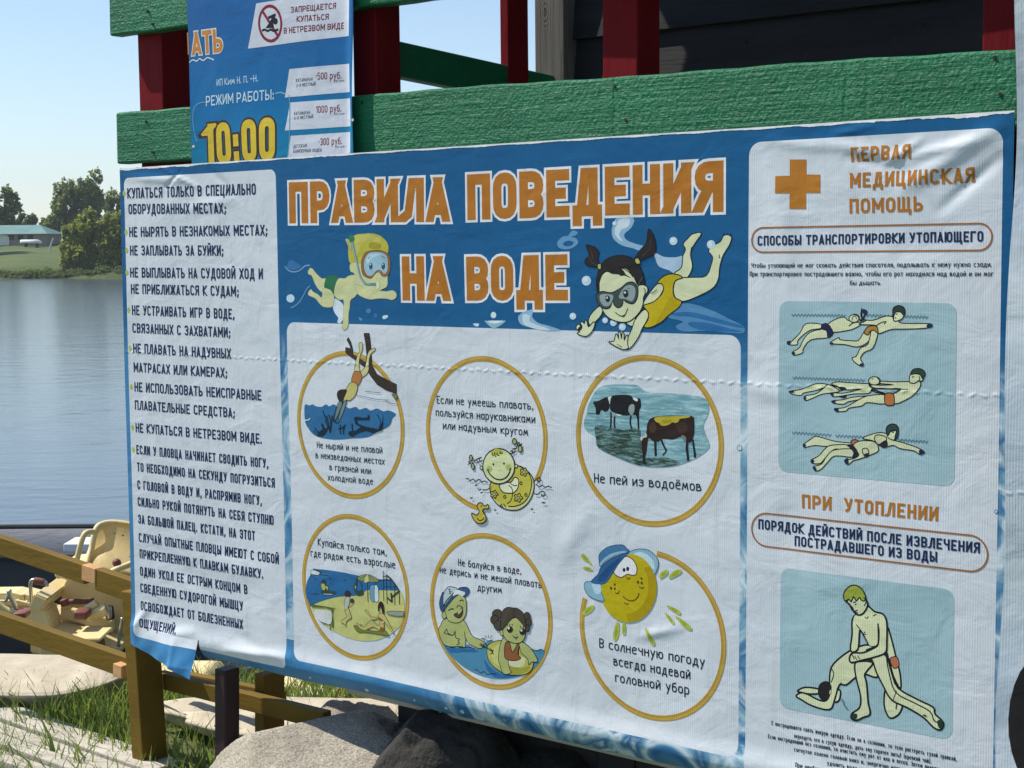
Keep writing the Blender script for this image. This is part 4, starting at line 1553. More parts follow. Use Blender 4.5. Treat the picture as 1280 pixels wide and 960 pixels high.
def banner_mat():
    m, t, b = nt('banner_print')
    co = objco(t)
    sep = t.nodes.new('ShaderNodeSeparateXYZ')
    t.links.new(co, sep.inputs[0])
    X, Z = sep.outputs[0], sep.outputs[2]
    def rbox(bx4, r):
        x0, x1, z0, z1 = bx4
        qx = mth(t, 'SUBTRACT', mth(t, 'ABSOLUTE', mth(t, 'SUBTRACT', X, (x0 + x1) / 2)), (x1 - x0) / 2 - r)
        qz = mth(t, 'SUBTRACT', mth(t, 'ABSOLUTE', mth(t, 'SUBTRACT', Z, (z0 + z1) / 2)), (z1 - z0) / 2 - r)
        a, c = mth(t, 'MAXIMUM', qx, 0.0), mth(t, 'MAXIMUM', qz, 0.0)
        ln = mth(t, 'SQRT', mth(t, 'ADD', mth(t, 'MULTIPLY', a, a), mth(t, 'MULTIPLY', c, c)))
        return mth(t, 'LESS_THAN', ln, r)
    # blue ground
    deep = noise(t, co, 2.0, 4, .6)
    blue = ramp(t, deep, [(.3, ink(34, 92, 140)), (.7, ink(46, 104, 150))])
    blue = mix(t, noise(t, co, 60, 3, .6), blue, ink(38, 95, 142))
    light = ramp(t, noise(t, co, 5, 4, .6), [(.3, ink(66, 122, 172)), (.7, ink(96, 150, 190))])
    sp = noise(t, co, 4.2, 4, .5, 1.6, (1.3, 1, 1.0))
    splash = ramp(t, sp, [(.34, ink(40, 92, 148)), (.44, ink(104, 150, 182)), (.50, ink(196, 208, 214)), (.57, ink(140, 176, 196))] + [(.64, ink(72, 122, 164)), (.74, ink(200, 210, 214))])
    zlow = mth(t, 'MULTIPLY', mth(t, 'SUBTRACT', lc(700, 400)[1], Z), 6.0, clamp=True)
    base = mix(t, zlow, blue, light)
    left = mth(t, 'MULTIPLY_ADD', mth(t, 'SUBTRACT', X, lc(520, 800)[0]), 5.0, 0.0, clamp=True)
    # beside the middle picture panel and on the right the water splashes
    nearc = mth(t, 'SUBTRACT', 1.0, mth(t, 'MULTIPLY', mth(t, 'ABSOLUTE', mth(t, 'SUBTRACT', X, (A1[1] + A2[0]) / 2)), 20.0), clamp=True)
    lowish = mth(t, 'GREATER_THAN', Z, .12)
    fac = mth(t, 'MAXIMUM', left, mth(t, 'MULTIPLY', mth(t, 'GREATER_THAN', nearc, .1), mth(t, 'MULTIPLY', lowish, .75)))
    fac = mth(t, 'MULTIPLY', fac, mth(t, 'MULTIPLY', mth(t, 'SUBTRACT', lc(700, 430)[1], Z), 9.0, clamp=True))
    c = mix(t, fac, base, splash)
    wcol = ramp(t, noise(t, co, 3.2, 5, .6), [(.3, ink(193, 199, 206)), (.75, ink(206, 209, 214))])
    dirt = noise(t, co, 11, 7, .7, .8)
    wcol = mix(t, mth(t, 'MULTIPLY', mth(t, 'SUBTRACT', dirt, .58, clamp=True), 2.0, clamp=True), wcol, ink(150, 160, 165))
    strk = noise(t, co, 1.0, 5, .65, .3, (26, 1, 1.6))
    wcol = mix(t, mth(t, 'MULTIPLY', mth(t, 'SUBTRACT', strk, .56, clamp=True), 1.6, clamp=True), wcol, ink(168, 170, 160))
    wm = mth(t, 'MAXIMUM', mth(t, 'MAXIMUM', rbox(A1, .022), rbox(A2, .03)), rbox(A3, .03))
    c = mix(t, wm, c, wcol)
    t.links.new(c, b.inputs['Base Color'])
    vinyl_finish(t, b, .42)
    return m
BMAT = banner_mat()
tx, tz0 = lc(250, 800)
def sheet(name, x0, x1, z0, z1, wf, nx, nz, mat, parent, edge=None):
    xs, zs = np.linspace(x0, x1, nx), np.linspace(z0, z1, nz)
    X, Z = np.meshgrid(xs, zs)
    if edge:
        X, Z = edge(X, Z)
    W = wf(X, Z)
    e = 1e-4
    v = np.stack([X, -W, Z], -1).reshape(-1, 3)
    i = np.arange(nx * nz).reshape(nz, nx)
    f = np.stack([i[:-1, :-1], i[:-1, 1:], i[1:, 1:], i[1:, :-1]], -1).reshape(-1, 4)
    me = bpy.data.meshes.new(name)
    me.from_pydata(v.tolist(), [], f.tolist())
    me.polygons.foreach_set('use_smooth', [True] * len(f))
    wx = (wf(X + e, Z) - wf(X - e, Z)) / (2 * e)
    wz = (wf(X, Z + e) - wf(X, Z - e)) / (2 * e)
    nn = np.stack([-wx, -np.ones_like(wx), -wz], -1).reshape(-1, 3)
    nn /= np.linalg.norm(nn, axis=1)[:, None]
    me.normals_split_custom_set_from_vertices([tuple(q) for q in nn])
    return link(name, me, mat, parent)
BOT = .004
def ragged(X, Z):
    top = Z > TOPV - .002
    Z = Z + top * (.0022 * np.sin(X * 90) + .0016 * np.sin(X * 231 + 1) - .0012)
    bot = Z < BOT + .002
    Z = Z + bot * (.003 * np.sin(X * 12))
    return X, Z
sheet('printed_sheet', LU, RU, tz0, TOPV, w_main, 360, 170, BMAT, ban, ragged)
sheet('printed_sheet', tx, RU, BOT, tz0, w_main, 330, 12, BMAT, ban, ragged)
# torn corner hanging loose at the lower left
flow = lc(245, 846)[1]
def w_flap(x, z):
    x = np.asarray(x, float); z = np.asarray(z, float)
    k = np.clip((tz0 - z) / .09, 0, 1)
    s = np.clip((x - LU) / (tx - LU), 0, 1)
    return w_main(x, tz0) + k * (.006 + .016 * s) + .006 * k * np.sin(x * 20 + z * 18) + .002 * k * np.sin(x * 60 - z * 50) + .006 * np.exp(-((x - lc(222, 810)[0]) / .012) ** 2) * k
def flap_edge(X, Z):
    s = (X - LU) / (tx - LU)
    k = (tz0 - Z) / (tz0 - BOT)
    low = BOT + (flow - BOT) * s + .002 * np.sin(X * 30)
    return X - .012 * k * s, tz0 + (low - tz0) * k
sheet('torn_corner', LU, tx - .004, BOT, tz0, w_flap, 70, 26, BMAT, ban, flap_edge)
# cracked white top hem
rngh = np.random.default_rng(3)
pr = Print('cracked_hem', 3.0, BX, BZ, w_main, ban)
mwh = inkmat(222, 226, 228)
n = 500
xs = np.linspace(LU, RU, n)
hh = .0026 + .0010 * np.sin(xs * 40) + .001 * rngh.random(n)
for (xa, xb, k) in [(152, 238, .006), (1000, 1095, .005), (1150, 1262, .006)]:
    ua, ub = lc(xa, 200)[0], lc(xb, 150)[0]
    if xa > 900:
        ua, ub = lc(xa, 155)[0], lc(xb, 145)[0]
    q = (xs > ua) & (xs < ub)
    hh = hh + q * k * np.convolve(np.abs(rngh.normal(size=n)), np.ones(5) / 5, 'same') * .45
for i in range(n - 1):
    pr.poly([(xs[i], TOPV - hh[i]), (xs[i + 1], TOPV - hh[i + 1]), (xs[i + 1], TOPV + .001), (xs[i], TOPV + .001)], .0006, mwh)
pr.finish()
# timber frame the sheet is stapled to
bm = bmesh.new()
box(bm, (LU + .01, .012, TOPV - .06), (RU - .01, .034, TOPV - .012), .002)
obj('frame_batten', bm, M['mustard'], ban)
bm = bmesh.new()
box(bm, (tx + .01, .026, .014), (RU - .01, .048, .055), .002)
obj('frame_batten', bm, M['mustard'], ban)
def newp(name):
    return Print(name, 3.0, BX, BZ, w_main, ban)
NAVY, DARKT, ORANGE, OFFW = inkmat(30, 45, 84), inkmat(26, 30, 44), inkmat(186, 122, 58), inkmat(214, 216, 222)
# title
pr = newp('title_lettering')
TT = [("ПРАВИЛА", (361, 279.3), (563, 277.2), 51.5), ("ПОВЕДЕНИЯ", (585.5, 275.2), (903.5, 264.8), 57), ("НА", (504.3, 375.5), (564, 376.3), 55), ("ВОДЕ", (585, 375.8), (711, 375.6), 55)]
for s_, a_, b_, c_ in TT:
    text(pr, s_, a_, b_, c_, .235, OFFW, h=.00040, gap=.075, grow=.0062)
for s_, a_, b_, c_ in TT:
    text(pr, s_, a_, b_, c_, .235, ORANGE, h=.00052, gap=.075)
pr.finish()
# left column of rules
pr = newp('rule_lettering')
RULES = [
("КУПАТЬСЯ ТОЛЬКО В СПЕЦИАЛЬНО", 157.9, 248.2, 318.8, 243.3, 13.2, 1), ("ОБОРУДОВАННЫХ МЕСТАХ;", 159.5, 267.7, 281.7, 266.9, 12.8, 0),
("НЕ НЫРЯТЬ В НЕЗНАКОМЫХ МЕСТАХ;", 160.6, 296.2, 333.2, 294.3, 12.5, 1), ("НЕ ЗАПЛЫВАТЬ ЗА БУЙКИ;", 161.7, 319.2, 278.2, 319.7, 12.5, 1),
("НЕ ВЫПЛЫВАТЬ НА СУДОВОЙ ХОД И", 162.2, 346.8, 327.7, 349, 12.5, 1), ("НЕ ПРИБЛИЖАТЬСЯ К СУДАМ;", 163.3, 367.2, 297.1, 370.7, 12.3, 0),
("НЕ УСТРАИВАТЬ ИГР В ВОДЕ,", 164.9, 393.7, 291.7, 399.1, 12.3, 1), ("СВЯЗАННЫХ С ЗАХВАТАМИ;", 165.7, 415.9, 286.3, 422.2, 12.2, 0),
("НЕ ПЛАВАТЬ НА НАДУВНЫХ", 166.8, 441.1, 287.1, 448.7, 12.2, 1), ("МАТРАСАХ ИЛИ КАМЕРАХ;", 167.6, 464.9, 282.2, 472.5, 12, 0),
("НЕ ИСПОЛЬЗОВАТЬ НЕИСПРАВНЫЕ", 168.7, 489.3, 325.3, 501, 12, 1), ("ПЛАВАТЕЛЬНЫЕ СРЕДСТВА;", 169.3, 511.8, 291.7, 522.6, 11.8, 0),
("НЕ КУПАТЬСЯ В НЕТРЕЗВОМ ВИДЕ.", 170.3, 540.2, 325.6, 555.1, 11.8, 1), ("ЕСЛИ У ПЛОВЦА НАЧИНАЕТ СВОДИТЬ НОГУ,", 171.2, 567.3, 333.7, 585.7, 11.3, 1),
("ТО НЕОБХОДИМО НА СЕКУНДУ ПОГРУЗИТЬСЯ", 172, 589, 342.1, 610.1, 11.3, 0), ("С ГОЛОВОЙ В ВОДУ И, РАСПРЯМИВ НОГУ,", 172.5, 611.2, 325.8, 632.3, 11.3, 0),
("СИЛЬНО РУКОЙ ПОТЯНУТЬ НА СЕБЯ СТУПНЮ", 173, 632.3, 340.7, 656.7, 11.3, 0), ("ЗА БОЛЬШОЙ ПАЛЕЦ. КСТАТИ, НА ЭТОТ", 173.6, 654, 317.7, 676.2, 11.2, 0),
("СЛУЧАЙ ОПЫТНЫЕ ПЛОВЦЫ ИМЕЮТ С СОБОЙ", 174.4, 677, 347.5, 705.5, 11.2, 0), ("ПРИКРЕПЛЕННУЮ К ПЛАВКАМ БУЛАВКУ.", 175.5, 697.3, 328.6, 723.7, 11.2, 0),
("ОДИН УКОЛ ЕЕ ОСТРЫМ КОНЦОМ В", 176.2, 719, 308.7, 743.1, 11.2, 0), ("СВЕДЕННУЮ СУДОРОГОЙ МЫШЦУ", 176.7, 739.7, 303.2, 763.8, 11.2, 0),
("ОСВОБОЖДАЕТ ОТ БОЛЕЗНЕННЫХ", 177.4, 761.9, 303.2, 786.7, 11.2, 0), ("ОЩУЩЕНИЙ.", 177.8, 783.2, 223, 792.4, 11, 0)]
bul = inkmat(190, 200, 90)
for s_, x0, y0, x1, y1, c_, bl in RULES:
    text(pr, s_, (x0, y0), (x1, y1), c_, .165, NAVY, gap=.13, space=.56)
    if bl:
        p = pr.P(x0 - 4.2, y0 - c_ * .5)
        pr.fill([(p[0] + .0065 * math.cos(k * .5236), p[1] + .0085 * math.sin(k * .5236)) for k in range(12)], .0005, bul)
pr.finish()
# captions in the rings
pr = newp('caption_lettering')
for s_, x0, y0, x1, y1, c_ in [
("Не ныряй и не плавай", 395.8, 560, 478, 567, 8.3), ("в неизведанных местах", 394, 572.5, 480.8, 581, 8.3), ("в грязной или", 411.5, 587.5, 463.8, 593, 8.3), ("холодной воде", 409.3, 600.5, 466.3, 605.8, 8.3),
("Если не умеешь плавать,", 546.3, 504.3, 668.3, 512, 9.8), ("пользуйся нарукавниками", 545, 520, 670.8, 528.8, 9.8), ("или надувным кругом", 554, 536.3, 661.8, 544.5, 9.8),
("Не пей из водоёмов", 744, 603, 876.5, 614.3, 12), ("Купайся только там,", 396.3, 682, 482.9, 695.1, 9.3), ("где рядом есть взрослые", 387.2, 695.6, 493.8, 710.9, 9.3),
("Не балуйся в воде,", 573.2, 707, 652.4, 717.8, 8.8), ("не дерись и не мешай плавать", 550, 715.9, 678, 735, 8.8), ("другим", 597.5, 738, 628.3, 741.5, 8.8),
("В солнечную погоду", 750, 809, 882, 833.4, 12), ("всегда надевай", 767.8, 831.3, 864, 848.9, 12), ("головной убор", 769.9, 851.9, 862.6, 868.1, 12)]:
    text(pr, s_, (x0, y0), (x1, y1), c_, .125, DARKT, gap=.15, space=.62)
pr.finish()
# first aid column
pr = newp('first_aid_lettering')
for s_, x0, y0, x1, y1, c_ in [("ПЕРВАЯ", 1062.9, 202.6, 1138.8, 198.3, 18.3), ("МЕДИЦИНСКАЯ", 1061.5, 234.9, 1218, 228.4, 18.6), ("ПОМОЩЬ", 1060.6, 267, 1152.9, 264, 18.4),
                               ("ПРИ", 1002, 635.2, 1039, 638.4, 17.2), ("УТОПЛЕНИИ", 1055, 639.8, 1171.7, 652, 17.4)]:
    text(pr, s_, (x0, y0), (x1, y1), c_, .19, ORANGE, gap=.16)
for s_, x0, y0, x1, y1, c_ in [("СПОСОБЫ ТРАНСПОРТИРОВКИ УТОПАЮЩЕГО", 945.9, 307.2, 1228.8, 302.1, 12.3), ("ПОРЯДОК ДЕЙСТВИЙ ПОСЛЕ ИЗВЛЕЧЕНИЯ", 947.6, 661.3, 1223.8, 692.3, 12.6), ("ПОСТРАДАВШЕГО ИЗ ВОДЫ", 992.6, 682.4, 1170.9, 703.2, 12.6)]:
    text(pr, s_, (x0, y0), (x1, y1), c_, .18, NAVY, gap=.13, space=.5)
for s_, x0, y0, x1, y1, c_ in [("Чтобы утопающий не мог сковать действия спасателя, подплывать к нему нужно сзади.", 938.3, 334.8, 1239.2, 333.6, 6),
("При транспортировке пострадавшего важно, чтобы его рот находился над водой и он мог", 936.3, 345.4, 1241.2, 345.4, 6), ("бы дышать", 1061.2, 356.4, 1099.4, 356.4, 6),
("С пострадавшего снять мокрую одежду. Если он в сознании, то тело растереть сухой тряпкой,", 965, 905.8, 1195, 952.3, 5.4),
("переодеть его в сухую одежду, дать ему горячее питьё (крепкий чай).", 993, 921.9, 1163.3, 955, 5.4),
("Если пострадавший без сознания, то очистить ему рот от ила и песка. Затем положить его на", 960.8, 922.4, 1198, 969.7, 5.4),
("согнутое колено головой вниз и, энергично нажимая на спину,", 993, 938.8, 1165, 972, 5.4), ("удалить воду из дыхательных путей.", 1034, 956, 1140, 976, 5.4), ("При необходимости сделать искусственное дыхание.", 995.4, 957.6, 1150, 988, 5.4)]:
    text(pr, s_, (x0, y0), (x1, y1), c_, .14, DARKT, gap=.13, space=.6)
d_ = Draw(pr, 920, 130, .28125)
d_.f((190, 128, 62), "234,246 308,246 308,313 370,313 370,395 306,395 306,466 234,466 234,397 171,397 171,320 234,318", 0, False)
def pill(x0, y0t, y0b, x1, y1t, y1b):
    a, b = pr.P(x0, (y0t + y0b) / 2), pr.P(x1, (y1t + y1b) / 2)
    hz = (pr.P(x0, y0t)[1] - pr.P(x0, y0b)[1]) / 2
    z = (a[1] + b[1]) / 2
    pts = []
    for k in range(17):
        an = -math.pi / 2 + math.pi * k / 16
        pts.append((b[0] - hz + hz * math.cos(an), z + hz * math.sin(an)))
    for k in range(17):
        an = math.pi / 2 + math.pi * k / 16
        pts.append((a[0] + hz + hz * math.cos(an), z + hz * math.sin(an)))
    pr.stroke(pts, .0035, .0006, inkmat(170, 112, 66), closed=True)
pill(938.8, 285, 315.5, 1239.8, 279, 312.5)
pill(939.5, 642, 683, 1233.5, 670, 714.5)
pr.finish()
# rings
RINGS = []
for pts in [[(371, 525), (505.5, 539), (425, 439), (442, 623)], [(533, 535), (686, 542), (600, 445), None], [(722, 542), (904, 560), (807, 445), (824, 658)], [(376.7, 717), (511, 746), (432, 643), (454, 826)],
            [(538, 753), (691.5, 780.5), (601, 666), (624, 862)], [(726, 782), (908.6, 817), None, (834, 903)]]:
    q = [lc(*p) if p else None for p in pts]
    cx = (q[0][0] + q[1][0]) / 2
    r = (q[1][0] - q[0][0]) / 2
    cz = (q[2][1] + q[3][1]) / 2 if q[2] and q[3] else (q[2][1] - r if q[2] else q[3][1] + r)
    RINGS.append((cx, cz, r))
ring_in, ring_out = inkmat(200, 172, 96), inkmat(190, 152, 74)
for i, (cx, cz, r) in enumerate(RINGS):
    pr = newp('picture_ring')
    a0, a1 = 0, 2 * math.pi
    def ang(x, y):
        p = lc(x, y)
        return math.atan2(p[1] - cz, p[0] - cx)
    if i == 1:
        a0, a1 = ang(675, 603), 2 * math.pi + ang(597, 637)      # broken where duck and bather cover it
    if i == 5:
        a0, a1 = ang(728, 745) % (2 * math.pi), 2 * math.pi + ang(822, 690)
    n = 96
    P_ = [(cx + (r - .006) * math.cos(a0 + (a1 - a0) * k / n), cz + (r - .006) * math.sin(a0 + (a1 - a0) * k / n)) for k in range(n + (0 if a1 - a0 > 6.28 else 1))]
    pr.stroke(P_, .0135, .0004, ring_out, closed=a1 - a0 > 6.28)
    P2 = [(cx + (p[0] - cx) * 1.009, cz + (p[1] - cz) * 1.009) for p in P_]
    pr.stroke(P2, .0050, .00046, ring_in, closed=a1 - a0 > 6.28)
    pr.finish()
# ------------------------------------------------------------------ DRAWINGS printed on the banner
SK = (208, 212, 176)      # faded skin
SKY_ = (214, 206, 150)
# water splashes and bubbles in the title field
pr = newp('splash_print')
d = Draw(pr, 620, 170, .29167, h=.00028)
W1, W2 = (150, 184, 210), (112, 160, 196)
d.f(W1, "520,352 590,352 582,392 552,420 560,445 600,462 640,475 630,495 590,482 540,468 505,440 498,400 508,372", 0)
d.f((196, 208, 216), "535,356 575,356 566,388 540,400 530,425 545,450 525,440 510,415 518,380", 0)
d.f((170, 192, 212), "680,500 720,518 770,520 800,515 795,560 770,590 740,575 700,560 685,530", 0)
d.f(W2, "330,405 352,412 345,425 325,432 345,438 355,458 330,480 300,486 272,478 265,455 290,430 310,428", 0)
d.f((44, 96, 152), "312,448 335,455 325,470 300,472 290,460", 0)
d.f((98, 146, 188), "740,740 800,718 850,722 930,750 1000,785 1058,815 1058,845 980,842 900,835 800,838 770,815 800,795 730,775", 0)
d.f((60, 116, 168), "760,758 840,755 930,778 1050,812 1040,822 920,795 830,775 760,770", 0)
d.f((60, 116, 168), "820,800 900,800 1000,825 1056,840 960,838 860,828", 0)
d.f(W1, "150,745 165,745 160,775 185,800 235,815 280,832 220,834 150,820 110,805 100,775 120,755", 0)
d.f((190, 206, 216), "120,765 150,770 150,795 200,815 240,832 180,828 125,805", 0)
for (x, y, r) in [(390, 620, 20), (333, 772, 14), (760, 450, 17), (920, 465, 18), (505, 800, 14), (543, 818, 15), (510, 375, 9), (470, 790, 12)]:
    d.o((186, 206, 222), x, y, r, r * 1.05, 0)
    d.o((210, 222, 230), x - r * .2, y - r * .2, r * .5, r * .5, 0)
d = Draw(pr, 350, 285, .13536, h=.00028)
d.o((186, 210, 226), 92, 650, 38, 38, 0)
d.o((90, 140, 186), 820, 765, 24, 22, 0)
d.o((70, 122, 174), 885, 808, 18, 22, 0)
d.f((190, 214, 226), "948,826 960,808 1000,806 998,826 965,842", 0)
d.f((110, 160, 196), "728,830 745,825 765,848 745,855", 0)
d.f((200, 212, 220), "488,660 520,655 580,700 590,760 586,830 560,880 530,868 540,830 510,790 490,740", 0)
d.f((70, 122, 174), "60,350 95,295 190,350 150,385 90,385", 0)
d.l("40,355 80,395 130,405 180,390 230,350 275,345", .004, (130, 170, 202))
d.l("95,740 150,710 200,650 240,570 275,535", .004, (110, 155, 194))
d = Draw(pr, 0, 0, 1.0, h=.00028)
for (x, y, r) in [(455, 864, 2.6), (516, 876, 1.8), (556, 886, 2.2), (567, 884, 1.5), (577, 890, 3.0), (385, 848, 1.6), (924, 560, 3), (1244, 640, 2)]:
    d.o((188, 208, 222), x, y, r, r * 1.1, 1, .0012, (60, 104, 146))
d = Draw(pr, 340, 180, .25, h=.00028)
d.o((196, 214, 224), 1113, 855, 14, 16, 0)
d.f((150, 190, 200), "1068,882 1100,888 1172,882 1150,905 1115,922 1088,905", 0)
d.f((205, 218, 224), "1080,884 1160,884 1120,898", 0)
d.f((196, 214, 224), "1012,898 1040,898 1035,912 1018,908", 0)
pr.finish()

# boy with mask and snorkel
pr = newp('snorkel_boy_drawing')
d = Draw(pr, 350, 285, .13536, h=.00045, lw=.0012)
SB = (205, 207, 160)
OL = (150, 160, 130)
d.f(SB, "255,405 275,370 300,378 330,415 385,465 430,470 420,560 400,600 350,560 320,510 290,440 265,430", 1, ocol=OL)
d.f(SB, "262,620 258,595 285,565 305,590 350,612 385,640 400,560 470,550 500,620 490,720 420,732 375,710 330,655 285,632", 1, ocol=OL)
d.f((52, 116, 84), "408,545 412,500 435,445 490,432 552,455 530,480 510,540 498,615 470,575 420,555", 0)
d.f(SB, "545,465 600,465 640,440 700,432 760,440 780,560 725,600 690,640 655,665 645,740 635,800 632,900 605,940 580,930 585,830 588,760 588,665 555,665 515,640 500,600 515,520", 1, ocol=OL)
d.f(SB, "700,520 800,555 900,572 990,585 1045,575 1080,600 1080,640 1040,665 1000,655 920,650 840,660 770,640 715,600", 1, ocol=OL)
d.f((198, 192, 90), "635,200 650,160 690,70 790,52 860,50 930,68 985,115 1012,170 1005,230 985,300 760,330 700,360 650,320 636,260", 0)
d.f((210, 204, 118), "690,80 800,60 880,70 940,110 900,130 800,120 740,180 710,260", 0)
d.f((170, 160, 70), "850,130 940,150 930,190 830,185", 0)
d.f(SB, "650,340 690,320 760,330 1000,330 1000,440 998,530 960,560 900,578 800,560 720,500 690,420 655,400", 0)
d.f((150, 108, 66), "755,340 765,280 800,225 870,206 950,208 1010,245 1030,320 1015,420 980,448 945,440 920,400 890,420 850,465 800,455 765,420", 1, ocol=(110, 80, 60))
d.f((158, 190, 205), "782,345 790,285 825,235 880,222 950,228 995,260 1005,330 995,400 970,425 950,400 920,385 890,400 855,440 815,435 790,400", 0)
d.f((182, 205, 214), "800,300 830,250 890,235 940,240 900,260 850,280 820,330", 0)
for x in (846, 962):
    d.o((58, 84, 108), x, 352, 17, 32, 0)
    d.o((190, 206, 216), x - 4, 336, 6, 9, 0)
d.l("820,285 838,262", .0018, (70, 90, 110)); d.l("950,262 978,274", .0018, (70, 90, 110))
d.l("905,415 935,400 975,455", .0016, (170, 150, 110))
d.l("672,120 690,200 720,330 745,440 790,510 840,520 900,520", .0075, (110, 146, 156))
d.l("668,120 686,200 716,330 741,440 786,506 840,514", .0025, (160, 186, 190))
d.f((56, 128, 84), "640,90 660,60 690,80 692,115 660,130", 0)
d.f((186, 190, 130), "610,105 640,105 665,160 668,200 640,200 632,160", 0)
d.f((214, 214, 190), "898,500 925,505 920,560 898,545", 0)
pr.finish()

# girl with pigtails and goggles
pr = newp('swimming_girl_drawing')
d = Draw(pr, 710, 280, .16667, h=.00045, lw=.0026)
HR = (44, 38, 40)
d.f(SK, "800,365 850,325 860,240 880,190 862,150 900,105 930,75 985,62 995,80 960,130 925,190 918,240 932,320 900,395 860,410 810,385")
d.f(SK, "820,410 940,400 1035,388 1075,290 1080,245 1050,200 1090,160 1140,130 1160,90 1190,80 1222,100 1205,160 1160,235 1135,320 1125,410 1090,475 1000,530 870,580 810,560 790,490")
d.l("1168,88 1166,66", .002); d.l("1190,84 1192,70", .002); d.l("930,78 928,70", .002); d.l("955,72 955,62", .002); d.l("1210,92 1218,72", .002); d.l("1132,228 1130,252 1138,250", .0018); d.l("925,172 918,210", .0018)
d.f(SK, "560,600 640,480 690,440 720,470 690,540 640,590 575,625")
d.f((206, 184, 62), "670,445 700,405 760,375 830,382 855,405 805,425 788,490 800,550 850,580 830,625 760,680 700,735 620,775 570,770 600,720 605,670 585,640 570,610 640,585 700,530 718,480 700,448")
d.f((190, 168, 44), "760,560 800,560 840,590 800,640 730,700 660,750 690,690", 0)
d.f(SK, "440,735 500,700 520,760 470,765")
d.f(SK, "505,720 560,650 590,645 605,680 595,720 560,780 530,850 480,920 440,940 450,860 480,790")
d.f(SK, "310,885 340,880 352,870 360,830 372,828 385,862 380,815 395,812 405,858 408,820 422,818 425,870 440,835 452,840 450,900 455,930 420,942 375,925 340,905")
d.l("370,900 390,912 408,925", .0016)
d.f(SK, "160,740 175,680 240,615 265,640 250,690 205,740 190,775")
d.f(SK, "68,770 85,750 100,765 82,790 100,795 112,770 100,740 112,732 130,745 135,720 148,730 160,770 195,735 208,745 190,800 150,840 110,838 75,820 95,808 72,790")
d.f(HR, "240,318 195,320 140,305 135,270 165,230 140,160 180,165 215,180 235,215 225,260 240,295")
d.f(HR, "500,270 540,200 590,140 605,40 640,80 660,180 640,230 580,255 530,280")
d.l("160,240 185,290 230,310", .0012, (90, 78, 80)); d.l("620,120 610,190 560,240", .0012, (90, 78, 80)); d.l("170,190 190,240 185,270", .0012, (90, 78, 80))
d.f(HR, "232,520 218,470 222,400 250,310 310,255 390,235 470,250 530,300 565,380 575,450 540,470 500,400 400,330 340,360 270,360 240,430")
d.f(SK, "240,500 240,440 262,380 300,355 340,372 350,345 400,385 430,372 400,330 445,335 480,375 500,400 525,455 560,455 595,470 598,510 570,545 565,600 540,660 480,720 420,738 340,720 285,680 255,620 235,560")
d.f(HR, "340,372 345,340 400,330 420,365 478,405 440,392 400,380 370,378", 0)
d.l("400,330 430,340 470,370 490,400", .002)
d.f((200, 196, 120), "228,305 250,300 250,335 232,335", 1, lw=.0014)
d.f((200, 196, 120), "505,270 525,255 545,290 520,300", 1, lw=.0014)
d.f((72, 84, 82), "218,530 260,505 330,515 400,480 450,440 500,440 528,490 520,560 490,598 440,585 420,565 410,610 380,628 350,605 340,570 320,625 280,635 240,610 222,570")
d.f((150, 166, 166), "242,545 265,525 325,528 345,545 325,600 290,618 255,595", 0)
d.f((150, 166, 166), "385,540 430,470 480,458 508,490 502,550 480,580 440,565 400,560", 0)
d.o((30, 36, 36), 303, 562, 17, 24, 0); d.o((205, 210, 205), 298, 552, 6, 9, 0)
d.o((30, 36, 36), 437, 525, 19, 26, 0); d.o((205, 210, 205), 432, 514, 7, 9, 0)
d.l("282,545 300,538 318,548", .0016); d.l("412,505 440,496 462,508", .0016); d.l("450,480 465,484", .0014)
d.l("360,662 395,688 430,680 452,632", .002); d.l("405,690 420,695 432,684", .0016)
d.l("570,480 582,500 575,535", .0016); d.l("625,520 650,510 668,490", .0018); d.l("525,470 545,430 560,400", .003, (72, 84, 82))
pr.finish()

# dive from the branch
pr = newp('diving_drawing')
d = Draw(pr, 370, 410, .15625, h=.00062, lw=.0016)
WB = (62, 116, 162)
d.f(WB, "68,618 105,622 130,612 160,628 205,632 240,612 265,628 305,612 345,640 400,632 430,645 480,632 510,655 560,640 600,662 650,645 700,668 740,660 798,688 770,720 745,780 650,830 570,870 440,880 320,890 200,875 140,850 95,800 70,740", 1, True, .0010, (40, 84, 130))
BR = (62, 52, 44)
d.f(BR, "398,155 440,165 430,135 408,95 420,75 440,110 455,170 458,210 495,235 560,275 568,220 560,130 545,42 588,42 598,120 605,220 612,300 650,370 720,410 805,450 805,525 720,495 650,450 600,385 560,320 500,270 440,230 398,195", 1, False)
d.f(SKY_, "505,130 522,115 535,130 532,180 515,220 505,290 512,350 470,350 480,270 498,210 512,185")
d.f(SKY_, "590,180 635,160 632,182 600,210 585,270 580,350 530,395 505,370 555,310 570,230")
d.f((192, 130, 84), "450,395 470,348 515,352 530,395 495,462 448,430")
d.f((206, 196, 130), "445,432 495,460 475,540 430,582 405,575 380,610 360,590 380,540 400,490")
d.f((54, 44, 40), "330,535 345,500 395,492 408,505 385,560 378,600 348,585")
d.l("345,585 320,640 300,735", .0014); d.l("375,600 345,680 310,750", .0014); d.l("410,580 385,660 340,760", .0014); d.l("395,580 372,640 330,740", .0012)
d.f((120, 140, 140), "352,590 372,600 345,680 310,740 325,650", 1)
d.f((120, 140, 140), "382,595 408,580 385,660 340,760 350,690", 1)
DK = (26, 44, 60)
for q in ("215,660 240,730 258,810", "245,700 262,770 270,830", "262,690 278,760 272,840", "290,700 285,770 275,830", "235,740 262,800", "330,760 300,740 290,700"):
    d.l(q, .004, DK)
d.f(DK, "170,862 175,835 210,810 200,770 215,765 230,800 255,800 240,840 210,865", 0)
d.l("150,800 175,830 200,850", .004, DK); d.l("140,820 160,845", .003, DK)
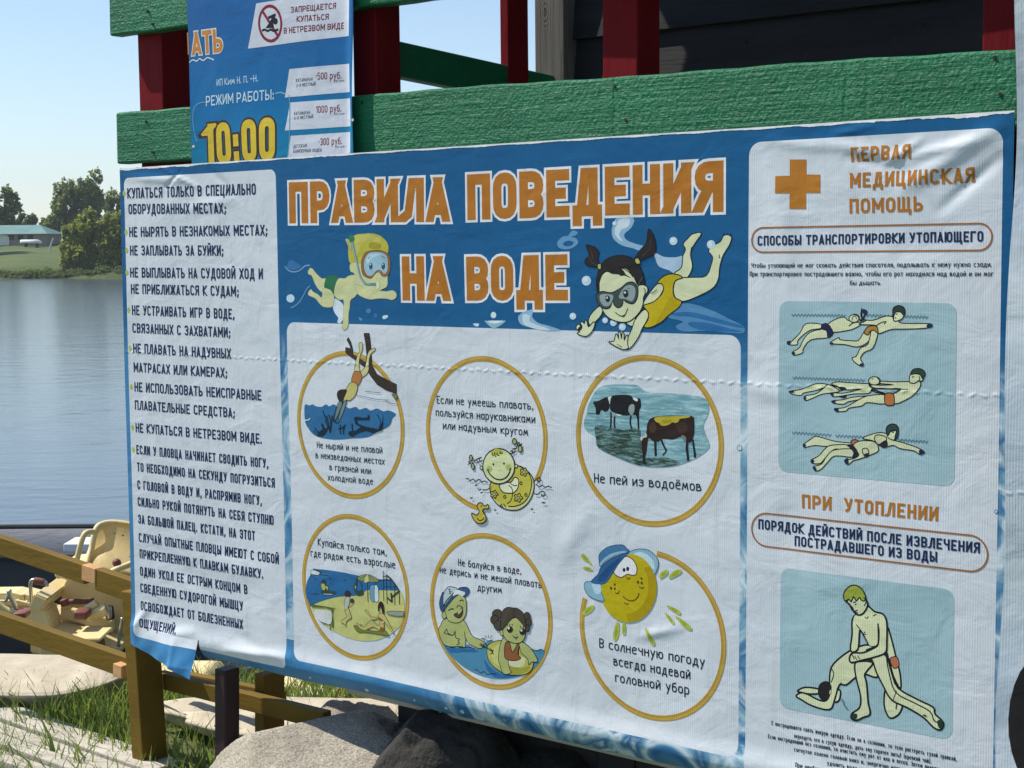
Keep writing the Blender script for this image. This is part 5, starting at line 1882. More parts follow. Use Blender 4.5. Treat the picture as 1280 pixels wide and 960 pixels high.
for q in ("355,770 358,850", "340,810 380,795", "380,780 382,850", "395,770 385,810"):
    d.l(q, .0035, DK)
d.f(DK, "420,850 425,825 480,820 520,790 480,770 465,720 485,708 540,718 575,715 575,695 592,700 590,735 530,735 490,735 500,765 560,790 620,800 660,810 680,760 660,700 648,690 655,690 690,770 700,680 698,770 690,820 620,840 560,820 500,840 450,870", 0, False)
d.l("450,765 455,830", .004, DK); d.l("70,738 100,735 112,720", .003, (205, 212, 216))
d.l("480,535 560,552 660,572 745,575", .0014, (110, 116, 118)); d.l("555,505 620,512 680,517", .0014, (110, 116, 118)); d.l("715,578 760,600 805,606", .0014, (110, 116, 118))
d.f((120, 128, 104), "768,532 800,530 815,550 800,575 785,555", 1, lw=.001)
pr.finish()

# baby in a ring with a duck
pr = newp('bathing_child_drawing')
d = Draw(pr, 570, 540, .125, h=.00062, lw=.0030)
YG = (204, 196, 96)
d.f((208, 206, 150), "350,520 420,440 560,350 640,335 720,380 780,450 795,530 780,620 730,710 650,770 560,780 480,760 410,710 360,630")
d.f(YG, "352,525 430,470 560,350 640,335 710,375 760,440 770,530 745,620 690,700 620,740 540,742 470,720 400,680 365,620", 0)
d.l("640,335 720,385 765,460 768,540 740,640 680,710 600,740 535,742", .003)
d.f((214, 216, 190), "445,530 480,500 560,500 600,450 640,480 630,560 590,605 560,610 490,605 455,570")
d.l("540,530 575,570 575,640 555,690 520,715", .0026); d.l("555,510 590,532 625,530", .0024)
for (x, y, r) in [(695, 398, 36), (635, 655, 38), (390, 620, 34)]:
    q = []
    for k in range(20):
        a = k / 20 * 2 * math.pi
        rr = r * (1 + .22 * math.cos(5 * a))
        q.append((x + rr * math.cos(a), y + rr * math.sin(a)))
    d.f((190, 186, 100), q, 1, lw=.0026)
    d.o((206, 206, 140), x, y, r * .38, r * .38, 1, .002)
for (x, y) in [(664, 508), (712, 625), (498, 645)]:
    d.o(None, x, y, 12, 14, 1, .002)
d.l("462,715 470,735 480,745", .0028); d.l("485,715 498,735 508,748", .0028); d.l("448,725 462,742", .0024)
d.o((206, 210, 160), 616, 338, 15, 17, 1, .0024); d.o((206, 210, 160), 263, 356, 15, 17, 1, .0024)
d.o((206, 212, 168), 440, 340, 162, 177, 1, .0034)
d.f((190, 192, 90), "370,195 400,170 440,165 485,195 470,215 450,230 430,215 415,240 400,220 385,235", 0)
for q in ("372,200 375,225 388,238", "400,200 400,230 415,248", "425,205 425,225 445,235", "450,192 462,210 480,205"):
    d.l(q, .003)
d.o((186, 196, 120), 345, 365, 28, 30, 0); d.o((186, 196, 120), 538, 350, 30, 32, 0)
d.o((24, 30, 36), 385, 321, 9, 12, 0); d.o((24, 30, 36), 493, 313, 9, 12, 0)
d.l("325,372 350,420 400,462 455,475 510,455 545,410 558,365", .0036); d.l("320,380 340,372", .0024); d.l("548,360 568,368", .0024)
d.o((120, 126, 96), 438, 380, 3, 4, 0); d.o((120, 126, 96), 456, 380, 3, 4, 0)
for (x, y, rx, ry) in [(600, 92, 20, 30), (657, 165, 20, 34), (158, 258, 15, 28), (178, 342, 14, 32)]:
    d.o((180, 186, 120), x, y, rx, ry, 1, .0028)
for q in ("548,205 575,215 580,185 560,190", "572,195 600,200 605,165 580,170", "600,165 620,160 625,140", "640,100 632,135 670,130", "650,95 650,125 680,115", "270,255 245,260 250,290 270,285", "245,262 220,270 225,300 245,298", "220,275 195,285 205,310", "130,290 150,300 130,325", "140,305 160,310"):
    d.l(q, .003)
d.l("105,468 130,465 150,485 180,468 205,492 240,472 270,498 290,488 330,503", .0026)
d.l("820,520 850,545 880,530 910,550 935,538 975,552", .0026)
d.l("353,520 345,560 310,578 275,575", .0028); d.l("232,575 262,575", .002); d.l("262,565 240,585", .002); d.l("255,610 280,595", .002)
d.l("790,500 820,470 850,450 862,475 845,500 830,475", .0028); d.l("800,612 830,620 855,605", .0028); d.l("850,600 890,590 910,620 885,640 868,615", .0028)
for (x, y) in [(210, 528), (162, 656), (402, 776), (775, 766), (900, 702), (885, 700)]:
    d.l([(x - 12, y - 3), (x, y + 5), (x + 12, y - 3)], .003)
d.f((206, 190, 88), "165,810 215,830 240,790 218,740 240,708 270,710 285,735 310,735 325,722 340,740 325,768 290,765 275,790 305,840 300,890 250,915 200,895 170,850")
d.l("215,860 245,885 280,870 285,850", .0026); d.o((24, 30, 36), 262, 742, 7, 9, 0)
pr.finish()

# cows standing in water (printed photograph)
m, t, b = nt('cow_photo_water')
co = objco(t)
f_ = noise(t, co, 60, 5, .65, .4, (.35, 1, 2.6))
sepc = t.nodes.new('ShaderNodeSeparateXYZ')
t.links.new(co, sepc.inputs[0])
c1 = ramp(t, f_, [(.3, ink(92, 138, 150)), (.5, ink(138, 178, 186)), (.66, ink(172, 200, 204)), (.85, ink(110, 156, 166))])
t.links.new(c1, b.inputs['Base Color'])
vinyl_finish(t, b)
m2, t, b = nt('cow_photo_reflection')
co = objco(t)
f_ = noise(t, co, 90, 5, .7, .5, (.4, 1, 2.2))
t.links.new(ramp(t, f_, [(.40, ink(44, 62, 58)), (.52, ink(84, 108, 100)), (.62, ink(132, 168, 172))]), b.inputs['Base Color'])
vinyl_finish(t, b)
pr = newp('cow_picture')
d = Draw(pr, 725, 475, .1328, h=.00055, lw=.0012)
pr.fill(catmull(d.pts("150,110 210,60 300,42 440,42 540,50 610,100 700,122 850,125 1000,140 1120,155 1190,190 1210,250 1205,320 1160,420 1175,500 1215,600 1205,650 1110,725 1000,775 880,812 740,822 600,810 480,780 330,715 190,640 160,600 160,540 120,505 70,470 50,400 80,310 85,250"), True), d.up(), m)
pr.fill(catmull(d.pts("150,440 200,425 300,450 420,460 560,462 580,540 620,700 600,805 480,775 330,715 190,640 165,560"), True), d.up(), m2)
pr.fill(catmull(d.pts("600,740 700,730 830,735 950,780 860,812 740,820 610,805"), True), d.up(), m2)
DKC = (28, 30, 34)
d.l("85,315 160,316", .002, (60, 84, 92)); d.l("60,372 180,375 300,372", .0015, (80, 112, 120))
d.f(DKC, "135,205 180,195 250,162 275,170 290,240 260,305 215,280 195,320 165,322 158,262", 0)
d.f((208, 212, 214), "272,165 300,155 305,220 290,230 280,200", 0)
d.f(DKC, "296,175 320,145 400,138 480,145 520,185 540,175 570,178 578,250 560,300 562,450 550,455 535,340 490,330 440,335 380,325 300,290 290,240", 0)
d.f((206, 210, 210), "500,165 545,180 540,200 515,190", 0)
d.f((150, 168, 168), "470,240 510,230 515,290 490,350 485,440 470,430 478,330 460,290", 0)
d.f((150, 168, 168), "255,292 300,310 340,330 345,420 325,425 318,340 270,312", 0)
for q in ("300,300 302,380 298,450", "335,340 332,400 338,450", "485,330 478,400 492,455", "548,320 552,390 555,460"):
    d.l(q, .0045, DKC)
d.f((200, 206, 208), "350,318 400,330 380,338 352,330", 0)
d.f((48, 34, 32), "625,500 640,400 690,350 850,335 1020,338 1060,345 1070,420 1070,520 1040,590 985,560 950,530 880,560 780,555 740,580 690,575 650,545 640,590 625,700 592,700 580,560 540,530 600,540", 0)
d.f((196, 180, 78), "705,356 760,344 900,340 1015,338 1035,348 985,360 940,366 925,392 900,404 868,398 840,418 800,430 765,428 745,405 725,398 705,378", 0)
d.f((172, 156, 62), "770,384 820,376 870,380 850,398 800,408", 0)
d.f((74, 54, 46), "660,420 700,400 720,440 700,500 660,480", 0)
d.f((66, 48, 42), "900,430 960,400 1010,420 1000,490 940,500", 0)
d.f((186, 190, 180), "548,520 575,560 570,535 600,530 625,500 632,535 600,545 580,572", 0)
for q, w_ in (("710,570 712,640 715,715", .006), ("765,560 790,620 815,665", .005), ("815,665 780,710", .003), ("1010,570 1005,640 1012,700", .0065), ("1060,560 1070,640 1082,700", .005), ("1012,700 1018,760", .006), ("1080,690 1080,730", .006), ("1065,350 1070,430 1066,520", .003), ("605,700 608,790", .007)):
    d.l(q, w_, (34, 32, 34))
d.f((130, 130, 128), "955,520 990,530 1000,570 975,570", 0)
pr.finish()

# beach picture
pr = newp('beach_drawing')
d = Draw(pr, 375, 700, .11457, h=.00062, lw=.0012)
OLV = (52, 62, 56)
d.f((204, 204, 136), "120,495 200,460 290,430 420,400 560,395 690,360 730,330 850,330 1000,335 1090,340 1130,430 1130,600 1100,700 1010,790 880,860 760,885 620,880 480,840 340,770 240,700 150,590", 0)
d.f((58, 112, 162), "110,150 140,98 300,112 480,140 620,170 800,200 900,215 1000,215 1060,290 1085,335 1000,335 850,330 730,330 690,345 600,385 540,390 420,400 290,430 200,460 105,500 65,420 50,330 70,230", 0, False)
d.l("105,500 200,460 290,430 420,400 560,395 690,370", .0014, OLV)
d.f((206, 210, 206), "105,140 130,110 210,140 200,165 130,160", 1); d.l("135,98 220,135 200,160 300,172", .0025, OLV)
d.f((150, 160, 110), "620,210 660,170 740,160 830,200 845,240 700,238", 1)
for q in ("640,210 720,165", "680,235 725,170", "720,238 740,170", "770,235 750,170", "810,232 760,172"):
    d.l(q, .0012, OLV)
d.f((206, 206, 150), "690,238 720,170 735,165 740,238", 0)
d.l("730,240 735,460", .0032, OLV); d.l("820,240 825,290", .0025, OLV); d.l("845,235 900,215", .002, OLV)
d.f((126, 164, 196), "758,295 810,282 810,450 762,430", 1)
d.f((196, 210, 210), "810,282 845,300 852,435 810,452", 1)
for q, w_ in (("905,120 908,450", .0022), ("938,160 945,480", .0026), ("1030,260 1030,495", .0022), ("1080,340 1082,485", .0026), ("940,165 985,200 1040,270 1085,345", .0045), ("900,180 945,180", .002), ("905,215 1000,215", .0025), ("1075,345 1000,405", .005), ("990,360 1000,460", .0055), ("945,410 1000,460", .005), ("905,290 1060,290", .0014), ("985,210 985,330", .0016)):
    d.l(q, w_, OLV, False)
for q in ("215,350 240,320 220,250 240,215 270,220 275,265 300,290 310,330 390,350 340,375 250,370", "580,300 600,240 610,180 620,240 605,330 660,330 670,260 650,240 665,300 690,370 640,395 600,370"):
    d.f((58, 76, 70), q, 0)
d.f((190, 190, 110), "225,265 255,262 270,300 260,330 235,320", 0); d.f((190, 190, 110), "590,290 605,285 600,320", 0); d.f((190, 190, 110), "270,285 300,300 290,330", 0)
d.l("130,370 200,365", .0015, OLV); d.l("250,372 345,378", .002, (190, 196, 170))
for (x, y) in ((155, 205), (318, 200), (482, 214)):
    d.l([(x - 12, y - 6), (x, y + 6), (x + 12, y - 6)], .002, OLV)
# child with a ball
d.f((180, 184, 176), "480,430 500,400 535,410 530,480 505,545 478,530 475,480")
d.f((206, 194, 132), "500,545 515,520 545,600 550,635 500,670 490,725 475,700 440,685 455,655 500,620 480,560")
d.l("530,500 560,480 575,455", .003, (206, 194, 132)); d.l("545,460 565,440", .003, OLV)
d.o((56, 46, 50), 512, 370, 34, 36, 0); d.o((76, 56, 66), 562, 448, 20, 28, 0)
# woman on a towel
d.f((126, 134, 66), "578,722 620,720 700,760 850,780 920,770 962,820 950,830 840,810 700,790 620,785")
d.f((206, 194, 132), "850,600 880,580 915,600 960,680 1018,790 1000,790 930,690 910,680 912,760 890,790 860,770 800,735 760,740 700,770 640,745 610,690 630,700 660,725 655,700 690,735 740,680 780,660 850,720 860,680 850,640 790,655 760,620 700,552 730,555 780,620 840,625")
d.f((150, 96, 60), "850,620 905,660 880,672 850,640", 0); d.f((150, 96, 60), "870,735 912,745 895,790 865,770", 0)
d.f((50, 36, 36), "845,540 850,480 875,452 905,480 915,580 895,580 880,520 862,525 855,570", 0)
# bench, sign
d.f((150, 156, 150), "950,562 1120,562 1130,580 1115,615 975,600", 1)
d.f((108, 128, 60), "110,490 140,490 370,530 350,545 355,720 340,720 335,540 130,510", 1)
d.f((202, 206, 204), "165,545 330,570 325,700 220,670 160,600", 0)
d.l("320,700 325,770", .0025, OLV); d.l("225,680 290,700", .002, OLV)
text(pr, "Пляж", (375 + 168 * .11457, 700 + 625 * .11457), (375 + 318 * .11457, 700 + 650 * .11457), 5.5, .12, inkmat(96, 104, 110), h=.0018)
pr.finish()

# two children in the water
pr = newp('teasing_children_drawing')
d = Draw(pr, 540, 725, .1406, h=.00062, lw=.0020)
S2 = (182, 188, 128)
d.f((92, 146, 178), "95,560 140,590 200,600 270,590 320,570 370,600 430,610 480,560 530,530 600,560 880,600 920,625 975,612 1010,635 990,690 940,760 860,820 760,860 650,875 540,870 420,840 300,780 200,700 130,630", 0)
d.f((60, 112, 160), "130,600 250,605 370,612 420,640 300,640 180,650 145,625", 0)
d.f((60, 112, 160), "470,700 530,780 620,830 760,850 650,872 560,860 500,800", 0)
d.l("385,795 410,800 440,825 470,812 500,840 530,830 580,835", .0022); d.l("120,590 150,590 180,600 230,590 260,600 300,598 330,595 390,612", .0022); d.l("910,620 950,625 975,612 1010,635", .0018); d.l("440,520 470,515 500,540 545,530", .0018)
d.f(S2, "62,440 80,400 110,350 200,330 290,360 330,430 370,500 440,530 470,560 450,605 400,600 330,560 305,520 302,595 270,590 235,590 150,590 100,560 75,510")
d.l("110,470 135,435 145,470 190,490 210,455 215,510 250,525 235,545 250,560 225,575", .0024); d.l("295,455 302,520", .002); d.l("110,470 180,492", .002)
d.o(S2, 112, 310, 22, 34)
d.f(S2, "120,260 160,200 240,110 290,140 312,210 305,310 260,370 200,380 150,360 128,310")
d.f((176, 190, 196), "100,190 110,110 150,60 200,65 225,80 170,140 125,190 105,230")
d.f((62, 92, 132), "70,190 90,125 105,110 102,190 115,230 180,150 240,75 300,62 335,80 330,120 290,150 270,120 210,150 150,220 110,270 95,285 75,250")
d.f((196, 204, 206), "215,85 260,95 300,110 280,140 230,125 190,140", 0)
d.l("150,85 165,80 160,105 180,100", .002); d.l("155,120 175,115", .002)
d.l("150,270 175,255 200,258", .0026); d.l("250,185 275,175 285,190", .0026); d.l("225,245 240,225 275,240", .002)
d.f((92, 70, 50), "200,305 245,280 275,240 278,300 250,335 215,325")
d.f((190, 190, 150), "235,290 272,250 268,275 245,300", 0)
d.f((196, 194, 108), "500,600 520,565 600,535 750,540 860,600 910,700 900,780 850,830 760,842 660,830 560,770 505,690")
d.f((206, 206, 140), "560,600 640,560 640,720 600,760 540,700", 0)
d.f((160, 160, 76), "700,760 800,780 880,760 860,810 760,835 690,820", 0)
d.f((208, 208, 170), "690,715 780,705 800,680 840,700 820,760 740,770 690,745", 0)
d.f(S2, "600,700 610,600 625,540 660,510 800,545 850,570 900,620 940,690 945,725 900,725 870,750 860,700 800,640 785,580 770,690 690,690 700,790 718,815 680,835 640,825 620,770")
d.f((150, 98, 66), "660,560 700,555 725,640 770,560 785,560 775,660 800,690 760,712 700,710 655,680")
d.l("440,560 480,590 550,635", .0026); d.l("520,600 550,635 530,655", .0022); d.l("555,615 545,640 560,660", .0022); d.l("430,570 455,585 475,600", .002); d.l("465,525 490,570 500,590", .0024)
d.l("480,490 495,515", .0014); d.l("510,485 512,515", .0014); d.l("540,490 530,515", .0014)
d.o(S2, 632, 462, 18, 32)
d.f(S2, "640,440 660,380 750,330 830,370 845,440 830,520 790,555 740,558 680,535 650,500")
HB = (78, 70, 60)
for (x, y, rx, ry) in [(590, 300, 45, 42), (565, 350, 36, 40), (600, 400, 40, 44), (855, 320, 30, 36), (868, 375, 26, 38), (858, 425, 20, 32)]:
    d.o(HB, x, y, rx, ry)
d.f(HB, "625,440 620,340 640,270 680,240 730,245 770,250 820,290 840,360 845,420 800,370 745,325 690,370 660,410")
d.l("745,325 735,280 740,250", .0016, (40, 36, 34)); d.l("690,260 660,320 645,380", .0012, (110, 100, 86))
d.o((42, 36, 36), 703, 436, 27, 30, 0); d.o((200, 204, 196), 692, 424, 10, 12, 0)
d.o((42, 36, 36), 815, 455, 27, 30, 0); d.o((200, 204, 196), 806, 444, 10, 12, 0)
for q in ("668,410 660,395", "682,402 678,385", "700,398 700,382", "800,420 795,405", "820,420 825,405", "720,400 726,388"):
    d.l(q, .0022)
d.l("728,490 750,510 775,500", .0022); d.l("752,520 762,522", .0018); d.l("760,478 766,484", .0016)
pr.finish()

# sun in a hat
m, t, b = nt('smiling_sun_print')
co = objco(t)
r_ = noise(t, co, 5, 3, .5)
t.links.new(ramp(t, r_, [(.3, ink(186, 168, 48)), (.7, ink(204, 188, 66))]), b.inputs['Base Color'])
vinyl_finish(t, b)
pr = newp('sun_drawing')
d = Draw(pr, 720, 675, .1458, h=.00064, lw=.0016)
for q in ("55,130 75,115 110,150 150,215 110,190 70,165", "70,240 90,225 130,235 155,262 110,262", "60,640 75,600 120,565 165,560 155,600 100,640", "330,850 330,780 360,700 378,720 375,820 350,862", "405,800 408,720 425,700 435,740 432,810", "600,750 640,790 685,880 672,908 640,870", "765,620 800,640 850,700 845,722 815,700", "780,560 830,570 900,610 895,640 840,610", "855,650 920,680 1000,750 985,775 930,740", "725,330 730,285 770,255 795,260 780,300", "800,330 830,275 880,250 912,260 890,295"):
    d.f((184, 194, 96), q, 0)
    pts = [tuple(float(c) for c in w.split(',')) for w in q.split()]
    cx, cy = sum(p[0] for p in pts) / len(pts), sum(p[1] for p in pts) / len(pts)
    d.f((160, 176, 70), [(cx + (x - cx) * .5, cy + (y - cy) * .6) for x, y in pts], 0)
d.f((150, 186, 204), "455,110 520,78 600,78 660,105 705,160 710,220 690,280 660,300 620,220 560,150 500,130", 1, ocol=(60, 84, 110))
d.f((186, 206, 214), "500,120 560,100 620,125 670,180 680,250 640,220 590,160", 0)
p = d.pts([(460 + (240 if math.cos(a) > 0 else 244) * math.cos(a), 410 + 295 * math.sin(a)) for a in [k / 40 * 2 * math.pi for k in range(40)]])
pr.fill(p, d.up(), m)
d.f((176, 154, 36), [(460 + 238 * math.cos(a), 410 + 292 * math.sin(a)) for a in [-.7 + k * .12 for k in range(20)]] + [(440 + 190 * math.cos(a), 390 + 240 * math.sin(a)) for a in [-.7 + (19 - k) * .12 for k in range(20)]], 0, False)
d.f((146, 184, 202), "85,365 130,352 220,370 225,440 255,520 190,510 120,475 85,420", 1, ocol=(60, 84, 110))
d.f((178, 202, 212), "150,370 220,375 222,450 180,460 160,420", 0)
d.f((222, 222, 224), "335,270 365,205 410,150 450,138 500,170 530,230 525,290 490,300 450,290 400,318 355,300", 1, lw=.0026, ocol=(120, 76, 60))
d.f((62, 106, 154), "140,355 200,290 225,230 300,165 400,120 465,100 420,150 370,210 320,290 270,360 220,375", 1, ocol=(40, 70, 110))
d.f((84, 130, 172), "212,120 270,65 340,42 410,40 440,65 462,98 330,125 250,180 220,225 210,180", 1, ocol=(40, 70, 110))
d.f((150, 188, 206), "220,190 290,125 380,95 430,92 440,104 350,125 260,175 225,222", 0)
d.f((44, 84, 134), "225,290 300,210 380,150 400,150 340,230 290,300 250,350 200,350", 0)
d.o((42, 44, 50), 422, 253, 12, 17, 0); d.o((42, 44, 50), 453, 244, 13, 18, 0)
d.l("440,310 455,332 475,318", .0022, (110, 86, 40)); d.l("412,478 450,510 500,515 535,490 550,450", .0026, (110, 86, 40)); d.l("420,530 440,545 462,542", .0022, (110, 86, 40))
d.l("345,445 370,455 382,430", .0022, (110, 86, 40)); d.l("550,395 570,410 592,402", .0022, (110, 86, 40))
for (x, y, r) in [(310, 408, 10), (342, 378, 8), (342, 412, 8), (540, 358, 10), (570, 326, 8), (572, 364, 9)]:
    d.o((84, 76, 40), x, y, r, r * 1.2, 0)
pr.finish()

# first aid pictures
m, t, b = nt('pale_blue_print')
co = objco(t)
t.links.new(ramp(t, noise(t, co, 3.5, 4, .6), [(.3, ink(152, 180, 188)), (.7, ink(168, 192, 198))]), b.inputs['Base Color'])
vinyl_finish(t, b)
def card(name, q):
    pr = newp(name)
    p = [pr.P(*c) for c in q]
    x0, x1 = (p[0][0] + p[3][0]) / 2, (p[1][0] + p[2][0]) / 2
    z1, z0 = (p[0][1] + p[1][1]) / 2, (p[2][1] + p[3][1]) / 2
    r = .022
    out = []
    for (cx, cz, a0) in ((x0 + r, z0 + r, 180), (x1 - r, z0 + r, 270), (x1 - r, z1 - r, 0), (x0 + r, z1 - r, 90)):
        for k in range(7):
            a = R(a0 + k * 15)
            out.append((cx + r * math.cos(a), cz + r * math.sin(a)))
    pr.fill(out, .0003, m)
    return pr
pr = card('carrying_methods_card', [(973, 376.2), (1195, 379), (1192.4, 607.8), (973, 590.2)])
NV = (30, 44, 76)
def wavy(d, x0, y0, x1, y1, col=(96, 130, 146), skip=()):
    n = int((x1 - x0) / 24)
    q = []
    for k in range(n * 2 + 1):
        x = x0 + (x1 - x0) * k / (n * 2)
        q.append((x, y0 + (y1 - y0) * (x - x0) / (x1 - x0) + (7 if k % 2 else -7)))
    d.l(q, .0028, col)
    d.l([(a, c + 5) for a, c in q], .0016, (120, 152, 166))
d = Draw(pr, 970, 375, .171875, h=.00040, lw=.0022)
wavy(d, 110, 110, 500, 115); wavy(d, 650, 112, 840, 118); wavy(d, 930, 120, 1100, 126)
d.f(SK, "330,178 215,172 170,240 110,300 78,305 90,325 150,325 155,295 200,250 250,218 330,205")
d.f(SK, "340,190 330,212 270,225 225,250 190,300 165,350 115,380 130,402 190,385 195,355 250,290 375,275 400,240")
d.f(SK, "375,175 430,140 490,125 525,150 560,105 595,115 605,150 630,155 620,175 560,210 500,225 410,235 385,205")
d.f((38, 42, 82), "330,180 372,175 412,240 375,275 365,225 330,210")
d.f(SK, "650,215 600,290 560,298 465,290 455,275 440,280 390,310 420,320 500,325 585,342 660,310 700,240")
d.f(SK, "690,215 665,320 610,350 580,410 550,420 565,450 610,480 632,470 610,425 640,380 700,350 735,250 720,215")
d.f(SK, "620,60 612,110 630,140 700,148 790,118 850,125 880,150 920,170 1090,172 1130,180 1120,198 1050,208 920,212 830,215 745,245 735,215 720,185 640,180 600,175 650,150 620,135")
d.f((184, 136, 72), "640,225 665,195 725,190 738,240 705,220 680,230 665,255 640,245")
d.o((206, 210, 176), 562, 135, 36, 28)
d.l("525,190 560,165 620,160", .002); d.l("610,150 630,130 640,110", .004); d.l("720,190 760,165 795,158 780,175", .002); d.l("548,150 556,122 575,118 580,140", .0016)
d.f(NV, "620,80 635,66 660,80 655,108 638,108", 0)
d.f(SK, "845,95 870,75 925,85 918,130 885,150 852,150")
d.f((46, 62, 58), "845,95 848,60 885,40 925,55 933,90 925,112 905,90 870,88 855,110 850,140 845,120")
d.l("868,105 880,100", .002); d.l("860,130 872,132", .002)
d.f(NV, "1090,185 1110,172 1136,182 1120,200 1095,198", 0); d.f(NV, "78,300 105,298 100,318 85,320", 0); d.f(NV, "115,378 135,380 130,400 115,392", 0); d.f(NV, "388,312 410,308 410,322 390,324", 0); d.f(NV, "605,465 632,460 630,480 612,482", 0)
d = Draw(pr, 970, 450, .171875, h=.00040, lw=.0022)
wavy(d, 120, 130, 640, 150)
d.f(SK, "480,215 400,185 310,170 240,190 180,215 110,225 95,232 120,250 180,258 200,240 300,220 360,200 450,225")
d.f(SK, "460,225 380,180 350,200 290,245 215,260 200,275 215,295 260,280 330,250 400,240")
d.f(SK, "400,175 440,160 520,165 640,172 690,175 690,225 660,245 560,248 430,268 400,255 395,240 430,240 500,240 620,210 500,218 440,190")
d.f((40, 40, 50), "455,195 500,200 505,215 470,222", 0); d.f((40, 40, 50), "450,262 510,258 500,278 470,275", 0)
d.f(SK, "790,250 650,262 560,270 480,290 405,298 420,315 490,322 520,305 600,290 700,280 790,270")
d.f(SK, "795,255 660,262 580,300 500,345 425,355 440,375 505,372 530,350 620,335 660,310 790,320")
d.f(SK, "690,215 780,245 850,245 900,210 770,210 700,200 690,180 760,185 850,180 760,172 755,155 850,160 960,158 1000,165 1040,150 1045,190 1010,240 960,280 860,320 850,250 820,252 720,235")
d.l("740,205 880,213 955,213", .002); d.l("850,245 900,215", .002); d.l("700,215 780,240", .002)
d.f((194, 124, 76), "790,248 848,248 855,320 825,332 790,320")
d.o(SK, 712, 152, 42, 30)
d.f((40, 44, 46), "668,170 675,195 720,215 745,205 720,208 690,195 680,170", 0); d.f((40, 44, 46), "720,122 750,140 755,175 738,180 745,150", 0)
d.l("690,140 705,136", .0016); d.l("672,140 680,132", .0016)
d.f(SK, "965,150 975,105 1040,100 1065,110 1060,150 1030,155 1000,170 970,165")
d.f((46, 74, 60), "975,105 990,72 1030,62 1070,78 1078,110 1060,135 1045,110 1010,100")
d.l("985,125 998,122", .0024); d.l("1035,120 1042,140 1030,150", .002)
for q in ("95,228 125,222 130,235 105,238", "198,270 215,262 215,290 205,290", "395,240 412,235 415,262 400,260", "403,298 430,290 425,312 410,312", "420,352 448,350 452,372 430,374"):
    d.f(NV, q, 0)
d = Draw(pr, 970, 520, .171875, h=.00040, lw=.0022)
wavy(d, 115, 122, 400, 140); wavy(d, 430, 145, 640, 155); wavy(d, 885, 175, 1100, 190)
d.f(SK, "560,200 430,185 340,160 285,148 250,170 220,190 195,210 210,228 280,215 380,222 520,215")
d.f((190, 120, 96), "545,180 575,172 600,185 580,208 550,208")
d.f(SK, "520,212 430,210 370,225 310,290 255,320 265,345 320,345 345,320 400,260 440,240 540,250")
d.f(SK, "540,240 420,248 370,290 330,350 270,370 290,400 330,385 380,330 430,290 560,300 580,265")
d.f(SK, "560,210 600,185 650,180 720,190 740,225 735,260 670,290 600,315 560,325 530,350 505,345 500,320 560,312 600,285 580,250")
d.f((40, 42, 60), "515,212 550,212 585,250 595,290 555,302 565,265 530,225")
d.f(SK, "630,165 660,145 740,122 800,130 830,170 900,190 980,215 1040,240 1075,265 1040,280 1000,255 900,238 850,215 790,225 740,210 700,180")
d.f(SK, "712,165 730,138 790,150 800,180 770,200 735,205")
d.f((46, 42, 44), "750,205 800,175 808,225 770,232", 0)
d.f(SK, "625,245 655,235 672,260 665,295 640,290")
d.f((40, 44, 46), "640,278 668,270 665,298 645,300", 0)
d.f(SK, "805,140 830,115 880,110 882,150 860,175 820,165")
d.f((50, 76, 72), "800,125 800,85 830,60 870,65 885,95 882,150 860,175 865,140 870,105 830,110 815,140")
d.l("842,122 852,118", .0024)
for q in ("195,205 215,205 210,228 198,228", "252,322 275,318 270,342 258,335", "265,370 290,375 290,400 275,395", "500,315 522,308 525,350 505,350", "1035,250 1078,262 1045,285", "1040,240 1060,245 1050,262"):
    d.f(NV, q, 0)
pr.finish()

pr = card('first_aid_card', [(974, 710), (1191.5, 737), (1189.6, 925), (976.4, 885.7)])
d = Draw(pr, 970, 720, .20833, h=.00040, lw=.0040)
d.f(SK, "665,310 690,380 715,480 735,560 745,620 742,680 700,600 680,520 655,440")
d.f((194, 122, 92), "680,498 722,488 735,540 703,555", lw=.002)
d.f(SK, "655,680 645,740 650,800 680,855 730,835 755,780 720,760 680,730")
d.f(SK, "130,690 175,668 260,680 255,705 200,708 160,700")
d.f(SK, "360,690 385,690 378,745 350,755")
d.f(SK, "560,415 470,435 390,485 330,550 320,640 328,670 318,720 295,750 250,742 190,710 150,700 122,720 150,740 220,780 320,803 350,745 378,655 420,655 475,610 530,590 600,610 640,560 640,470")
d.l("330,550 345,590 330,640", .0024); d.l("378,655 390,640", .0024)
d.f((38, 36, 38), "252,695 262,650 300,632 328,655 322,710 300,748 265,735", 1, lw=.001)
d.f(SK, "320,690 325,680 330,700 318,712", 1, lw=.0012)
d.f(SK, "480,235 455,270 455,350 445,450 490,440 500,330 520,350 555,415 600,420 650,470 600,300 560,240")
d.f(SK, "490,515 580,520 530,590 540,640 550,760 562,830 520,850 480,868 450,855 455,825 500,790 505,720 480,620 470,540")
d.f(SK, "560,500 640,465 665,490 690,580 730,675 850,745 940,790 950,830 1000,880 985,925 940,910 880,850 780,790 690,745 640,660 600,580 580,520")
d.l("660,490 675,580 715,700 820,760 920,815 945,870 980,885", .003); d.l("700,745 720,690", .002); d.l("720,770 716,800", .0024)
d.f((34, 40, 38), "640,462 660,450 672,480 660,492", 0); d.f((34, 40, 38), "540,440 605,418 580,440 545,452", 0); d.f((34, 40, 38), "520,502 570,495 580,522 540,515", 0)
d.f(SK, "545,180 590,215 640,230 662,280 662,400 655,460 600,485 520,505 450,520 440,490 460,462 520,462 590,430 612,400 610,300 560,300 500,250 470,240 500,225")
d.f(SK, "470,240 560,215 610,280 608,405 555,415 520,350 480,290", 0)
